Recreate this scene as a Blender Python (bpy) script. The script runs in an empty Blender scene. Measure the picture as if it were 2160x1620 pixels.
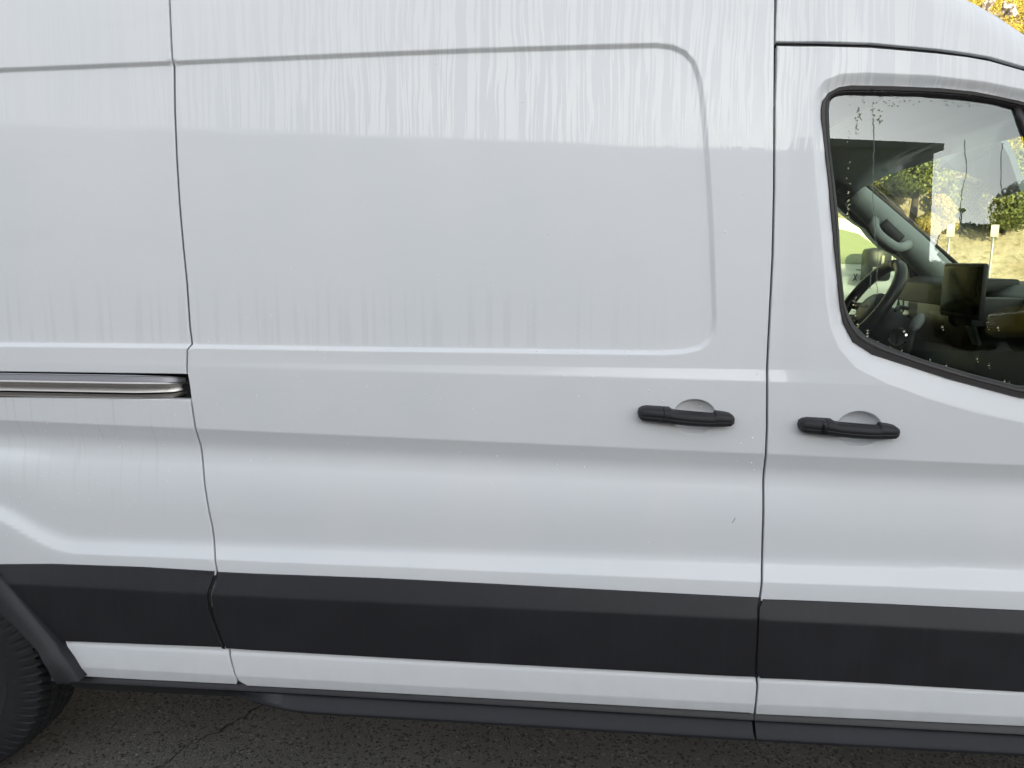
import bpy, bmesh, math, random
import numpy as np
from mathutils import Vector, Matrix
from mathutils.geometry import delaunay_2d_cdt
random.seed(7); rng = np.random.default_rng(7)
PI = math.pi; R = math.radians
SC = bpy.context.scene; COL = SC.collection

# ------------------------------------------------------------------ camera, sky, sun, exposure
CAM = (0.0, -1.71, 1.52); PITCH = R(9.5); YAW = R(5.7); FPX = 1550.0      # focal length in pixels of the 2160 wide photograph
cd = bpy.data.cameras.new('camera'); cam = bpy.data.objects.new('camera', cd); COL.objects.link(cam)
cam.location = CAM; cam.rotation_euler = (R(90) - PITCH, 0, YAW)
cd.sensor_width = 36; cd.lens = FPX / 2160 * 36; cd.clip_start = 0.05; cd.clip_end = 2000
SC.camera = cam

SUN_AZ, SUN_EL = R(13), R(11.8)            # to the right of straight behind the camera, low morning sun
sdir = Vector((math.sin(SUN_AZ) * math.cos(SUN_EL), -math.cos(SUN_AZ) * math.cos(SUN_EL), math.sin(SUN_EL)))
w = bpy.data.worlds.new('World'); SC.world = w; w.use_nodes = True
nt = w.node_tree; nt.nodes.clear()
sky = nt.nodes.new('ShaderNodeTexSky'); sky.sky_type = 'NISHITA'; sky.sun_disc = False
sky.sun_elevation = SUN_EL; sky.sun_rotation = math.atan2(sdir.x, sdir.y)
sky.air_density = 1.0; sky.dust_density = 0.7; sky.ozone_density = 1.0
hs = nt.nodes.new('ShaderNodeHueSaturation'); hs.inputs['Saturation'].default_value = 0.27
bg = nt.nodes.new('ShaderNodeBackground'); bg.inputs['Strength'].default_value = 0.15
wo = nt.nodes.new('ShaderNodeOutputWorld')
nt.links.new(sky.outputs[0], hs.inputs['Color']); nt.links.new(hs.outputs[0], bg.inputs['Color'])
nt.links.new(bg.outputs[0], wo.inputs['Surface'])
sl = bpy.data.lights.new('sun', 'SUN'); sl.energy = 3.6; sl.angle = R(0.5); sl.color = (1.0, 0.84, 0.60)
so = bpy.data.objects.new('sun', sl); COL.objects.link(so)
so.rotation_euler = sdir.to_track_quat('Z', 'Y').to_euler()
SC.view_settings.view_transform = 'Standard'; SC.view_settings.look = 'None'
SC.view_settings.gamma = 1; SC.view_settings.use_curve_mapping = False
SC.view_settings.exposure = 1.66
SC.cycles.max_bounces = 10; SC.cycles.transparent_max_bounces = 16; SC.cycles.glossy_bounces = 5
SC.cycles.caustics_reflective = False; SC.cycles.caustics_refractive = False

# ------------------------------------------------------------------ materials
def mat(name, col, rough=0.5, metal=0.0, spec=0.5, coat=0.0, coatr=0.05):
    m = bpy.data.materials.new(name); m.use_nodes = True
    b = m.node_tree.nodes['Principled BSDF']
    b.inputs['Base Color'].default_value = (*col, 1); b.inputs['Roughness'].default_value = rough
    b.inputs['Metallic'].default_value = metal; b.inputs['Specular IOR Level'].default_value = spec
    b.inputs['Coat Weight'].default_value = coat; b.inputs['Coat Roughness'].default_value = coatr
    return m
class NB:
    """small node helper on a material"""
    def __init__(s, m):
        s.m = m; s.t = m.node_tree; s.b = s.t.nodes['Principled BSDF']
    def n(s, typ, **kw):
        nd = s.t.nodes.new(typ)
        for k, v in kw.items(): setattr(nd, k, v)
        return nd
    def L(s, a, b): s.t.links.new(a, b)
    def val(s, sock, v):
        if isinstance(v, (int, float, tuple)): sock.default_value = v
        else: s.L(v, sock)
    def math(s, op, a, b=0.0, c=None, clamp=False):
        nd = s.n('ShaderNodeMath', operation=op); nd.use_clamp = clamp
        s.val(nd.inputs[0], a); s.val(nd.inputs[1], b)
        if c is not None: s.val(nd.inputs[2], c)
        return nd.outputs[0]
    def coord(s): return s.n('ShaderNodeTexCoord').outputs['Object']
    def scaled(s, v, sc, off=(0, 0, 0)):
        nd = s.n('ShaderNodeMapping'); s.L(v, nd.inputs['Vector']); nd.inputs['Scale'].default_value = sc
        nd.inputs['Location'].default_value = off; return nd.outputs[0]
    def noise(s, v, scale=1, detail=2, rough=0.5, dist=0.0):
        nd = s.n('ShaderNodeTexNoise'); s.L(v, nd.inputs['Vector']); nd.inputs['Scale'].default_value = scale
        nd.inputs['Detail'].default_value = detail; nd.inputs['Roughness'].default_value = rough
        nd.inputs['Distortion'].default_value = dist; return nd.outputs['Fac']
    def voro(s, v, scale=1, feature='F1', out='Distance'):
        nd = s.n('ShaderNodeTexVoronoi', feature=feature); s.L(v, nd.inputs['Vector']); nd.inputs['Scale'].default_value = scale
        return nd.outputs[out]
    def ss(s, v, a, b, lo=0.0, hi=1.0):
        nd = s.n('ShaderNodeMapRange', interpolation_type='SMOOTHSTEP'); s.val(nd.inputs['Value'], v)
        nd.inputs['From Min'].default_value = a; nd.inputs['From Max'].default_value = b
        nd.inputs['To Min'].default_value = lo; nd.inputs['To Max'].default_value = hi; return nd.outputs[0]
    def mix(s, f, a, b):
        nd = s.n('ShaderNodeMix', data_type='RGBA'); s.val(nd.inputs[0], f)
        s.val(nd.inputs[6], a if not isinstance(a, tuple) else (*a, 1)); s.val(nd.inputs[7], b if not isinstance(b, tuple) else (*b, 1))
        return nd.outputs[2]
    def bump(s, h, strength=0.3, dist=0.001):
        nd = s.n('ShaderNodeBump'); nd.inputs['Strength'].default_value = strength; nd.inputs['Distance'].default_value = dist
        s.L(h, nd.inputs['Height']); return nd.outputs[0]

def van_paint():
    m = mat('white_paint', (.76, .78, .80), .42, 0, .30, .46, .02); k = NB(m); c = k.coord()
    sx = k.n('ShaderNodeSeparateXYZ'); k.L(c, sx.inputs[0]); X, Z = sx.outputs['X'], sx.outputs['Z']
    # rivulets of wiped off dew: columns that wander and join
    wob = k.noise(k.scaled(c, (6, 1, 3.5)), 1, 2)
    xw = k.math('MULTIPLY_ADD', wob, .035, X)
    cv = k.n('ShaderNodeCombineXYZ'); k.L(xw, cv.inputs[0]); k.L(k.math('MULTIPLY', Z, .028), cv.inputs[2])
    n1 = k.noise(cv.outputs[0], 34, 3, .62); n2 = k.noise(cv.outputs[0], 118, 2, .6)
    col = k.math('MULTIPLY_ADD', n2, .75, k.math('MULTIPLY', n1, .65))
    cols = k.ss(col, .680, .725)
    # dew's sky sheen painted in, cut at the mirrored roofline; strongest toward the front
    refl_lim = k.math('MULTIPLY_ADD', X, -.052, 1.772)
    refl_lim = k.math('ADD', refl_lim, k.math('MULTIPLY', k.noise(k.scaled(c, (3, 1, 0)), 1, 1), .02))
    dz = k.math('SUBTRACT', Z, refl_lim)
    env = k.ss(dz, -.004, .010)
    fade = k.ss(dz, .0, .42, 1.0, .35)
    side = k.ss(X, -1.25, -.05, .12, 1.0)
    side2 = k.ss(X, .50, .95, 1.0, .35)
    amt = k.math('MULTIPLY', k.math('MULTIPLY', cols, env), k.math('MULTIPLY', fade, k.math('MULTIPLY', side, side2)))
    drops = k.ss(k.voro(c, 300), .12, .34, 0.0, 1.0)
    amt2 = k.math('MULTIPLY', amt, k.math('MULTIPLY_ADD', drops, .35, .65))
    # faint mirrored dark shapes painted as grey streaks low on the recessed panel
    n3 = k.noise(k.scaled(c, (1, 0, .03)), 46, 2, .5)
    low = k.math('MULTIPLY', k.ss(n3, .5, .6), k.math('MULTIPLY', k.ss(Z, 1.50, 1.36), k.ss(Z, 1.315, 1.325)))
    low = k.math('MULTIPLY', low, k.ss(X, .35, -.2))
    # general soft unevenness of the wet film
    cloud = k.noise(k.scaled(c, (1, 1, .6)), 3.0, 3)
    base = k.mix(k.ss(cloud, .35, .65), (.735, .755, .775), (.765, .775, .79))
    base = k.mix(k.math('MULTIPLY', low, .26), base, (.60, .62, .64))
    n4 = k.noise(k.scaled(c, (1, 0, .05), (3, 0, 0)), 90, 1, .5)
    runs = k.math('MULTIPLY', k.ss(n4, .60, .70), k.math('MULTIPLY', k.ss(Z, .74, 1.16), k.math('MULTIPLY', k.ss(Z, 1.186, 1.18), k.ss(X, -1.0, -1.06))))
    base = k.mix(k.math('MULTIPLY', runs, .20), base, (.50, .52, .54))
    film = k.noise(k.scaled(c, (1.4, 1, 5)), 2.2, 4, .6)
    base = k.mix(k.math('MULTIPLY', k.ss(film, .52, .72), .16), base, (.66, .68, .69))
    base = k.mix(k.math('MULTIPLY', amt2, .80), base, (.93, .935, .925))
    # road dust on the lowest painted strip
    dust = k.math('MULTIPLY', k.ss(Z, .56, .40), k.ss(k.noise(c, 22, 4), .35, .75))
    base = k.mix(k.math('MULTIPLY', dust, .22), base, (.52, .51, .48))
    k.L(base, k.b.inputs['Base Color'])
    k.L(k.math('MULTIPLY_ADD', amt, .22, .018), k.b.inputs['Coat Roughness'])
    h = k.math('ADD', k.math('MULTIPLY', k.noise(c, 420, 2), .25), k.math('MULTIPLY', drops, amt))
    bm = k.bump(h, .10, .0006); k.L(bm, k.b.inputs['Normal'])
    wav = k.bump(k.noise(c, 7, 1), .10, .004); k.L(wav, k.b.inputs['Coat Normal'])
    return m
def plastic(name, col, rough, grain=900, wear=.15):
    m = mat(name, col, rough); k = NB(m); c = k.coord()
    n = k.noise(c, 9, 4); hi = tuple(min(1, v * 1.9 + .004) for v in col)
    st = k.noise(k.scaled(c, (60, 60, 2)), 1, 2)
    f = k.math('MULTIPLY', k.math('ADD', k.ss(n, .4, .75), k.ss(st, .5, .75)), wear)
    k.L(k.mix(f, tuple(col), hi), k.b.inputs['Base Color'])
    k.L(k.bump(k.noise(c, grain, 2), .25, .0005), k.b.inputs['Normal'])
    k.L(k.math('MULTIPLY_ADD', n, .15, rough - .07), k.b.inputs['Roughness'])
    return m
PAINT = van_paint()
CLAD = plastic('cladding_plastic', (.016, .0155, .019), .50)
CLAD.node_tree.nodes['Principled BSDF'].inputs['Specular IOR Level'].default_value = .45
BOARD = plastic('sill_plastic', (.017, .017, .020), .42)
HANDLE = plastic('handle_plastic', (.012, .012, .015), .56, 1400, .05)
SEAL = plastic('rubber_seal', (.016, .013, .013), .42, 500, .10)
DARK = mat('dark_gap', (.012, .012, .013), .8)
def gap_grey():
    return mat('grey_in_gaps', (.11, .115, .125), .6)  # even grey for what lies behind the panel gaps
GAP = gap_grey()
STEEL = mat('brushed_steel', (.44, .41, .385), .36, 1.0)
def _steel():
    k = NB(STEEL); c = k.coord(); n = k.noise(k.scaled(c, (3, 300, 300)), 1, 3)
    k.L(k.mix(n, (.44, .42, .40), (.76, .73, .70)), k.b.inputs['Base Color'])
    k.L(k.math('MULTIPLY_ADD', n, .15, .30), k.b.inputs['Roughness'])
_steel()
def glass(name, tint, refl=1.55):
    m = bpy.data.materials.new(name); m.use_nodes = True; t = m.node_tree; t.nodes.clear()
    o = t.nodes.new('ShaderNodeOutputMaterial'); mx = t.nodes.new('ShaderNodeMixShader')
    tr = t.nodes.new('ShaderNodeBsdfTransparent'); tr.inputs[0].default_value = (*tint, 1)
    gl = t.nodes.new('ShaderNodeBsdfGlossy'); gl.inputs['Roughness'].default_value = 0.0; gl.inputs[0].default_value = (.88, .97, 1.0, 1)
    fr = t.nodes.new('ShaderNodeFresnel'); fr.inputs['IOR'].default_value = 1.5
    mu = t.nodes.new('ShaderNodeMath'); mu.operation = 'MULTIPLY'; mu.inputs[1].default_value = refl; mu.use_clamp = True
    t.links.new(fr.outputs[0], mu.inputs[0]); t.links.new(mu.outputs[0], mx.inputs[0])
    t.links.new(tr.outputs[0], mx.inputs[1]); t.links.new(gl.outputs[0], mx.inputs[2]); t.links.new(mx.outputs[0], o.inputs[0])
    return m
GLASS = glass('side_window_glass', (.86, .93, .87), 1.7)
WSHIELD = glass('windscreen_glass', (.86, .92, .78), 1.0)
CARGLASS = mat('dark_car_glass', (.02, .03, .025), .03, 0, 1.0)
TRIM = plastic('grey_interior_trim', (.34, .38, .38), .6, 700, .1)
TRIMD = plastic('dark_interior_trim', (.022, .023, .026), .55, 700, .1)
LINER = plastic('headliner_cloth', (.13, .14, .145), .9, 1500, .2)
LEATH = plastic('black_wheel_leather', (.020, .021, .024), .40, 900, .1)
SCREEN = mat('screen_glass', (.006, .006, .008), .25, 0, .08)
CHROME = mat('chrome_ring', (.7, .7, .7), .12, 1.0)
def water():
    m = mat('water', (1, 1, 1), 0.0); b = m.node_tree.nodes['Principled BSDF']
    b.inputs['Transmission Weight'].default_value = 1; b.inputs['IOR'].default_value = 1.33; return m
WATER = water()
BEAD = mat('bead_on_paint', (.86, .88, .89), .12, 0, .9)  # pale colour painted in for light that clear drops would focus
RUN = glass('water_film', (.62, .64, .62), .5)  # grey tint painted in where runs break the pane's sky reflection
TYRE = mat('tyre_rubber', (.022, .022, .025), .68)
def _tyre():
    k = NB(TYRE); c = k.coord(); n = k.noise(c, 25, 5, .65)
    k.L(k.mix(k.ss(n, .5, .8), (.017, .017, .020), (.032, .031, .031)), k.b.inputs['Base Color'])
    k.L(k.bump(k.noise(c, 350, 3), .4, .0012), k.b.inputs['Normal'])
_tyre()
RIM = mat('grey_steel_rim', (.35, .36, .37), .4, .8)

# ------------------------------------------------------------------ object helpers
def link(name, me, parent=None, kind=None):
    o = bpy.data.objects.new(name, me); COL.objects.link(o)
    if parent is not None: o.parent = parent
    if kind: o['kind'] = kind
    return o
def tag(o, label=None, cat=None, group=None, kind=None):
    for k_, v in (('label', label), ('category', cat), ('group', group), ('kind', kind)):
        if v: o[k_] = v
    return o
def thing(name, label, cat, loc=(0, 0, 0), group=None):
    o = link(name, None); o.location = loc; return tag(o, label, cat, group)
def mesh(name, verts, faces, m, smooth=True):
    me = bpy.data.meshes.new(name); me.from_pydata([tuple(v) for v in verts], [], [tuple(f) for f in faces])
    for mm in (m if isinstance(m, (list, tuple)) else [m]): me.materials.append(mm)
    if smooth: me.polygons.foreach_set('use_smooth', [True] * len(me.polygons))
    me.update(); return me
def np_quads(name, V, m, smooth=False):
    """V: (n,4,3) quads"""
    n = len(V); me = bpy.data.meshes.new(name)
    me.vertices.add(n * 4); me.vertices.foreach_set('co', V.reshape(-1).astype(np.float32))
    me.loops.add(n * 4); me.loops.foreach_set('vertex_index', np.arange(n * 4, dtype=np.int32))
    me.polygons.add(n); me.polygons.foreach_set('loop_start', np.arange(0, n * 4, 4, dtype=np.int32))
    me.materials.append(m); me.update(calc_edges=True); return me
def finish(bm, name, m, smooth=False, bevel=0.0, seg=2, autosmooth=None):
    if bevel > 0:
        bmesh.ops.bevel(bm, geom=[e for e in bm.edges if e.calc_face_angle(0) > R(25)], offset=bevel, segments=seg, affect='EDGES', profile=.5, clamp_overlap=True)
    bmesh.ops.recalc_face_normals(bm, faces=bm.faces)
    me = bpy.data.meshes.new(name); bm.to_mesh(me); bm.free(); me.materials.append(m)
    if smooth: me.polygons.foreach_set('use_smooth', [True] * len(me.polygons))
    if autosmooth: me.set_sharp_from_angle(angle=R(autosmooth))
    return me
def box_bm(bm, c, s, rot=None):
    M = Matrix.Translation(c)
    if rot: M = M @ rot
    M = M @ Matrix.Diagonal((s[0], s[1], s[2], 1))
    return bmesh.ops.create_cube(bm, size=1, matrix=M)
def box(name, c, s, m, parent=None, bevel=.004, rot=None, kind=None):
    bm = bmesh.new(); box_bm(bm, c, s, rot); return link(name, finish(bm, name, m, True, bevel, 2, 40), parent, kind)
def prism_xz(name, pts, y0, y1, m, parent=None, bevel=0.0, seg=2):
    """closed outline in x,z extruded from y0 to y1"""
    bm = bmesh.new(); a = [bm.verts.new((p[0], y0, p[1])) for p in pts]
    f = bm.faces.new(a); r = bmesh.ops.extrude_face_region(bm, geom=[f])
    bmesh.ops.translate(bm, verts=[v for v in r['geom'] if isinstance(v, bmesh.types.BMVert)], vec=(0, y1 - y0, 0))
    return link(name, finish(bm, name, m, True, bevel, seg, 35), parent)
def loft(sections, closed=True, caps=True):
    n = len(sections[0]); V = [p for s in sections for p in s]; F = []
    for i in range(len(sections) - 1):
        for j in range(n if closed else n - 1):
            k = (j + 1) % n; F.append((i * n + j, i * n + k, (i + 1) * n + k, (i + 1) * n + j))
    if caps and closed:
        F.append(tuple(range(n))[::-1]); F.append(tuple((len(sections) - 1) * n + j for j in range(n)))
    return V, F
def smooth_path(pts, n):
    """Catmull-Rom through pts"""
    P = [Vector(p) for p in pts]; P = [P[0] * 2 - P[1]] + P + [P[-1] * 2 - P[-2]]; out = []
    for i in range(1, len(P) - 2):
        for k in range(n):
            t = k / n; a, b, c, d = P[i - 1], P[i], P[i + 1], P[i + 2]
            out.append(.5 * ((2 * b) + (c - a) * t + (2 * a - 5 * b + 4 * c - d) * t * t + (3 * b - a - 3 * c + d) * t ** 3))
    out.append(P[-2]); return out
def tube(name, pts, rad, m, parent=None, n=5, sides=12, closed=False, squash=None):
    P = smooth_path(pts, n) if n > 1 else [Vector(p) for p in pts]
    secs = []; N = len(P); up = Vector((0, 1, 0))
    for i, p in enumerate(P):
        if closed: d = (P[(i + 1) % N] - P[i - 1]).normalized()
        else: d = (P[min(i + 1, N - 1)] - P[max(i - 1, 0)]).normalized()
        a = d.cross(up)
        if a.length < .1: a = d.cross(Vector((1, 0, 0)))
        a.normalize(); b = d.cross(a).normalized()
        r = rad[0] + (rad[1] - rad[0]) * i / (N - 1) if isinstance(rad, tuple) else rad
        ra, rb = (r, r) if not squash else (r * squash[0], r * squash[1])
        secs.append([tuple(p + a * ra * math.cos(t) + b * rb * math.sin(t)) for t in [2 * PI * j / sides for j in range(sides)]])
    if closed: secs.append(secs[0])
    V, F = loft(secs, True, not closed); me = mesh(name, V, F, m)
    return link(name, me, parent)
def lathe_y(name, prof, m, parent=None, seg=64, loc=(0, 0, 0)):
    """profile of (radius, y) turned about the y axis"""
    V = []; F = []; n = len(prof)
    for i in range(seg):
        a = 2 * PI * i / seg
        for r, y in prof: V.append((r * math.cos(a), y, r * math.sin(a)))
    for i in range(seg):
        for j in range(n - 1):
            k = (i + 1) % seg; F.append((i * n + j, i * n + j + 1, k * n + j + 1, k * n + j))
    me = mesh(name, V, F, m); me.set_sharp_from_angle(angle=R(35)); o = link(name, me, parent); o.location = loc; return o

# ------------------------------------------------------------------ traced photograph point -> point of the place, at a real depth
def ray(px, py):
    a = (np.asarray(px, float) - 1080) / FPX; b = -(np.asarray(py, float) - 810) / FPX
    cp, sp, cy, sy = math.cos(PITCH), math.sin(PITCH), math.cos(YAW), math.sin(YAW)
    return (-sy * cp + a * cy - b * sy * sp, cy * cp + a * sy + b * cy * sp, -sp + b * cp)
def at(px, py, Y):
    d = ray(px, py); t = (Y - CAM[1]) / d[1]
    return (float(CAM[0] + t * d[0]), float(Y), float(CAM[2] + t * d[2]))

# ------------------------------------------------------------------ the flank of the van: tilt of the sheet (degrees, up = positive) by height
# (z at x=-0.9, z at x=0.43, tilt)
def zz(yl, yr): return ('px', yl, yr)
KN = [((2.70, 2.70), 30), ((2.50, 2.50), 14), ((2.30, 2.30), 7), ((2.05, 2.05), 4.6), (zz(690, 690), 2.6), (zz(746, 758), 2.4),
      (zz(764, 778), 3.0), (zz(766, 780), 16), (zz(770, 803), 16), (zz(779, 807), .5), (zz(850, 880), -.5), (zz(906, 955), -1.5),
      (zz(910, 959), -24), (zz(934, 983), -20), (zz(958, 1006), 4), (zz(985, 1030), 18), (zz(1040, 1085), 8),
      (zz(1090, 1130), 1.0), (zz(1128, 1160), 0), (zz(1140, 1173), 3), (zz(1157, 1195), 25), (zz(1181, 1226), 28), (zz(1184, 1230), 6),
      (zz(1206, 1259), 1.5), (zz(1373, 1432), 2), (zz(1376, 1435), 38), (zz(1384, 1443), 6), (zz(1400, 1460), 3), (zz(1424, 1484), 2),
      (zz(1427, 1488), -13), (zz(1445, 1508), -16), ((.30, .30), -20)]
def knots(YL, YR):
    a, b = [], []
    for (k, _), yl, yr in zip(KN, YL, YR):
        if k[0] == 'px': a.append(at(500, k[1], yl)[2]); b.append(at(1600, k[2], yr)[2])
        else: a.append(k[0]); b.append(k[1])
    return np.array(a), np.array(b)
KZL, KZR = knots([0] * len(KN), [0] * len(KN)); KT = np.tan(np.radians([k[1] for k in KN]))
XL, XR = at(500, 1000, 0)[0], at(1600, 1000, 0)[0]
IREF = 9
def tilt_at(x):
    K = np.repeat(KT[:, None], len(x), 1); f = np.interp(x, [-2, -.95, -.3, .45, .50, .9], [.30, .35, .85, 1.0, .35, .25])
    K[7:9] *= f; K[14:16] *= np.interp(x, [.4, .7], [1, .62]); return K
def base_Y(x, z):
    x = np.asarray(x, float); z = np.asarray(z, float)
    u = (np.clip(x, -2.0, 1.6) - XL) / (XR - XL)
    zk = KZL[:, None] + (KZR - KZL)[:, None] * u[None, :]          # descending in k
    zk[:4] = KZL[:4, None]
    K = tilt_at(x); seg = (zk[:-1] - zk[1:]) * (K[:-1] + K[1:]) / 2
    Yk = np.zeros_like(zk)
    for i in range(1, len(KN)): Yk[i] = Yk[i - 1] - seg[i - 1]
    Yk -= Yk[IREF]
    out = np.zeros_like(z)
    for i in range(len(KN) - 1):
        a, b = zk[i], zk[i + 1]; h = np.maximum(a - b, 1e-6); t = (a - z) / h
        mk = (t >= 0) & (t <= 1)
        val = Yk[i] - h * (K[i] * t + (K[i + 1] - K[i]) * t * t / 2)
        out = np.where(mk, val, out)
    out = np.where(z < zk[-1], Yk[-1] - (zk[-1] - z) * KT[-1], out)
    out = np.where(z > zk[0], Yk[0] + (z - zk[0]) * KT[0], out)
    return out + .028 * np.clip(x - .75, 0, None) ** 2
for _ in range(4):
    KZL, KZR = knots(base_Y(np.full(len(KN), XL), KZL), base_Y(np.full(len(KN), XR), KZR))
def seg_dist(P, poly, closed=True):
    """signed distance (inside positive) of points P (n,2) to polygon"""
    A = np.array(poly, float); B = np.roll(A, -1, 0)
    if not closed: A, B = A[:-1], B[:-1]
    best = np.full(len(P), 1e9); inside = np.zeros(len(P), bool)
    for a, b in zip(A, B):
        d = b - a; L2 = max(d @ d, 1e-12); t = np.clip(((P - a) @ d) / L2, 0, 1)
        q = P - (a + t[:, None] * d); best = np.minimum(best, np.hypot(q[:, 0], q[:, 1]))
        if closed:
            c = ((a[1] > P[:, 1]) != (b[1] > P[:, 1]))
            with np.errstate(divide='ignore', invalid='ignore'):
                xi = a[0] + (P[:, 1] - a[1]) * (b[0] - a[0]) / (b[1] - a[1])
            inside ^= c & (P[:, 0] < xi)
    return np.where(inside, best, -best) if closed else best
def on_flank(px, py, off=0.0):
    """intersect the traced points with the flank surface -> arrays x,z"""
    px = np.asarray(px, float); py = np.asarray(py, float); d = ray(px, py); Y = np.zeros_like(px)
    for _ in range(6):
        t = (Y - CAM[1]) / d[1]; x = CAM[0] + t * d[0]; z = CAM[2] + t * d[2]; Y = base_Y(x, z) + off
    return x, z
def T(pts, off=0.0):
    a = np.array(pts, float); x, z = on_flank(a[:, 0], a[:, 1], off); return [(float(i), float(j)) for i, j in zip(x, z)]
def resample(pts, step, closed=True, curve=False):
    if curve: pts = [tuple(v)[:2] for v in smooth_path([(p[0], p[1], 0) for p in pts], 6)]
    P = [Vector(p) for p in pts]; out = []
    n = len(P) if closed else len(P) - 1
    for i in range(n):
        a, b = P[i], P[(i + 1) % len(P)]; L = (b - a).length; k = max(1, int(round(L / step)))
        for j in range(k): out.append(tuple(a + (b - a) * (j / k)))
    if not closed: out.append(tuple(P[-1]))
    return out
def S(t):
    t = np.clip(t, 0, 1); return t * t * (3 - 2 * t)

# recessed field pressed into the side (goes on over the rear quarter)
INSET = T([(1000, 101), (1300, 92), (1385, 90)]) + T([(1420, 94), (1447, 106), (1467, 128), (1480, 165), (1487, 215), (1497, 330), (1505, 470), (1510, 600), (1512, 665),
        (1510, 700), (1500, 722), (1478, 738), (1445, 746), (1400, 749), (1000, 744), (700, 740), (405, 735)])
_l = T([(0, 731), (0, 143), (360, 128), (700, 113)])
INSET = INSET + [_l[0], (-2.75, _l[0][1]), (-2.75, _l[1][1] - .03)] + _l[1:]
# window of the front door
SEAL_OUT = T([(1735, 247), (1735, 228), (1738, 211), (1751, 193), (1773, 181), (1801, 177), (1894, 179), (1988, 183), (2059, 190), (2105, 199), (2160, 211)])
SEAL_OUT += [(1.08, 1.815), (1.22, 1.735), (1.40, 1.575), (1.52, 1.44), (1.56, 1.37), (1.54, 1.30), (1.48, 1.255), (1.38, 1.225), (1.20, 1.212)]
SEAL_OUT += T([(2160, 842), (2006, 801), (1907, 769), (1845, 749), (1803, 722), (1783, 684), (1776, 653), (1769, 579), (1760, 490), (1750, 378), (1742, 308)])
WREC_OUT = T([(1716, 300), (1716, 215), (1724, 188), (1740, 169), (1773, 156), (1824, 153), (1965, 159), (2082, 173), (2160, 189)])
WREC_OUT += [(1.09, 1.84), (1.24, 1.755), (1.43, 1.59), (1.56, 1.45), (1.60, 1.36), (1.57, 1.26), (1.45, 1.18), (1.25, 1.155)]
WREC_OUT += T([(2160, 893), (2060, 872), (1960, 842), (1870, 808), (1805, 775), (1770, 735), (1752, 690), (1744, 640), (1738, 560), (1729, 450), (1720, 360)])
CUPS = [(T([(1465, 879)])[0], .0515, .0425), (T([(1812, 905)])[0], .0525, .0425)]
ARCH_C = (-1.87, .36)

def flank_Y(x, z, feat='all'):
    x = np.asarray(x, float); z = np.asarray(z, float); Y = base_Y(x, z); P = np.stack([x, z], 1)
    if feat in ('door', 'quarter'):
        d = seg_dist(P, INSET); Y = Y + .0088 * S((d + .001) / .0115)
    if feat in ('door', 'front'):
        for (c, a, b) in CUPS:
            r = np.hypot((x - c[0]) / a, (z - c[1]) / b)
            Y = Y + .026 * np.clip(1 - r ** 2.4, 0, 1) ** .6 * S((1.0 - r) / .12)
    if feat == 'front':
        di = seg_dist(P, SEAL_OUT); do = seg_dist(P, WREC_OUT)
        t = np.clip(do, 0, None) / (np.clip(do, 0, None) + np.clip(-di, 0, None) + 1e-6)
        t = np.where(di > 0, 1, t)
        up = np.clip((z - 1.5) / .3, 0, 1)
        Y = Y + (.015 * (1 - up) + .013 * up) * (t * .75 + .25 * S(t))
    if feat == 'quarter':
        # the swage over the rear wheel
        cx, cz = at(60, 1164, 0)[0], at(60, 1160, 0)[2]
        q = (x - ARCH_C[0]); e = np.clip((-1.30 - x) / .28, 0, 1)
        lift = .25 * S(e)       # raise the lower flare over the arch
        zs = z - np.where((z > .70) & (z < 1.04), lift * np.clip((z - .70) / .34, 0, 1) * np.clip((1.04 - z) / .34, 0, 1) * 1.6, 0)
        Y = base_Y(x, zs) + (Y - base_Y(x, z))
    return Y

def offset_poly(pts, d):
    """move every corner inward by d (counterclockwise outlines)"""
    P = np.array(pts); n = len(P); out = []
    for i in range(n):
        a = P[i] - P[i - 1]; b = P[(i + 1) % n] - P[i]
        a = a / (np.hypot(*a) + 1e-9); b = b / (np.hypot(*b) + 1e-9)
        na = np.array((-a[1], a[0])); nb = np.array((-b[1], b[0])); m_ = na + nb; L = np.hypot(*m_)
        m_ = m_ / (L + 1e-9); c = max(.45, m_ @ na); out.append(tuple(P[i] + m_ * d / c))
    return out
def ccw(p):
    a = np.array(p); b = np.roll(a, -1, 0); return list(p) if np.sum(a[:, 0] * b[:, 1] - b[:, 0] * a[:, 1]) > 0 else list(p)[::-1]
def rounded(pts, rads, n=5):
    """round corners listed in rads {index: radius}"""
    out = []; N = len(pts)
    for i, p in enumerate(pts):
        if i in rads:
            p = Vector(p); a = (Vector(pts[i - 1]) - p); b = (Vector(pts[(i + 1) % N]) - p)
            r = min(rads[i], a.length * .45, b.length * .45); a.normalize(); b.normalize()
            A, B = p + a * r, p + b * r
            for k in range(n + 1):
                t = k / n; out.append(tuple((1 - t) ** 2 * A + 2 * t * (1 - t) * p + t * t * B))
        else: out.append(tuple(p))
    return out

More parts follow.
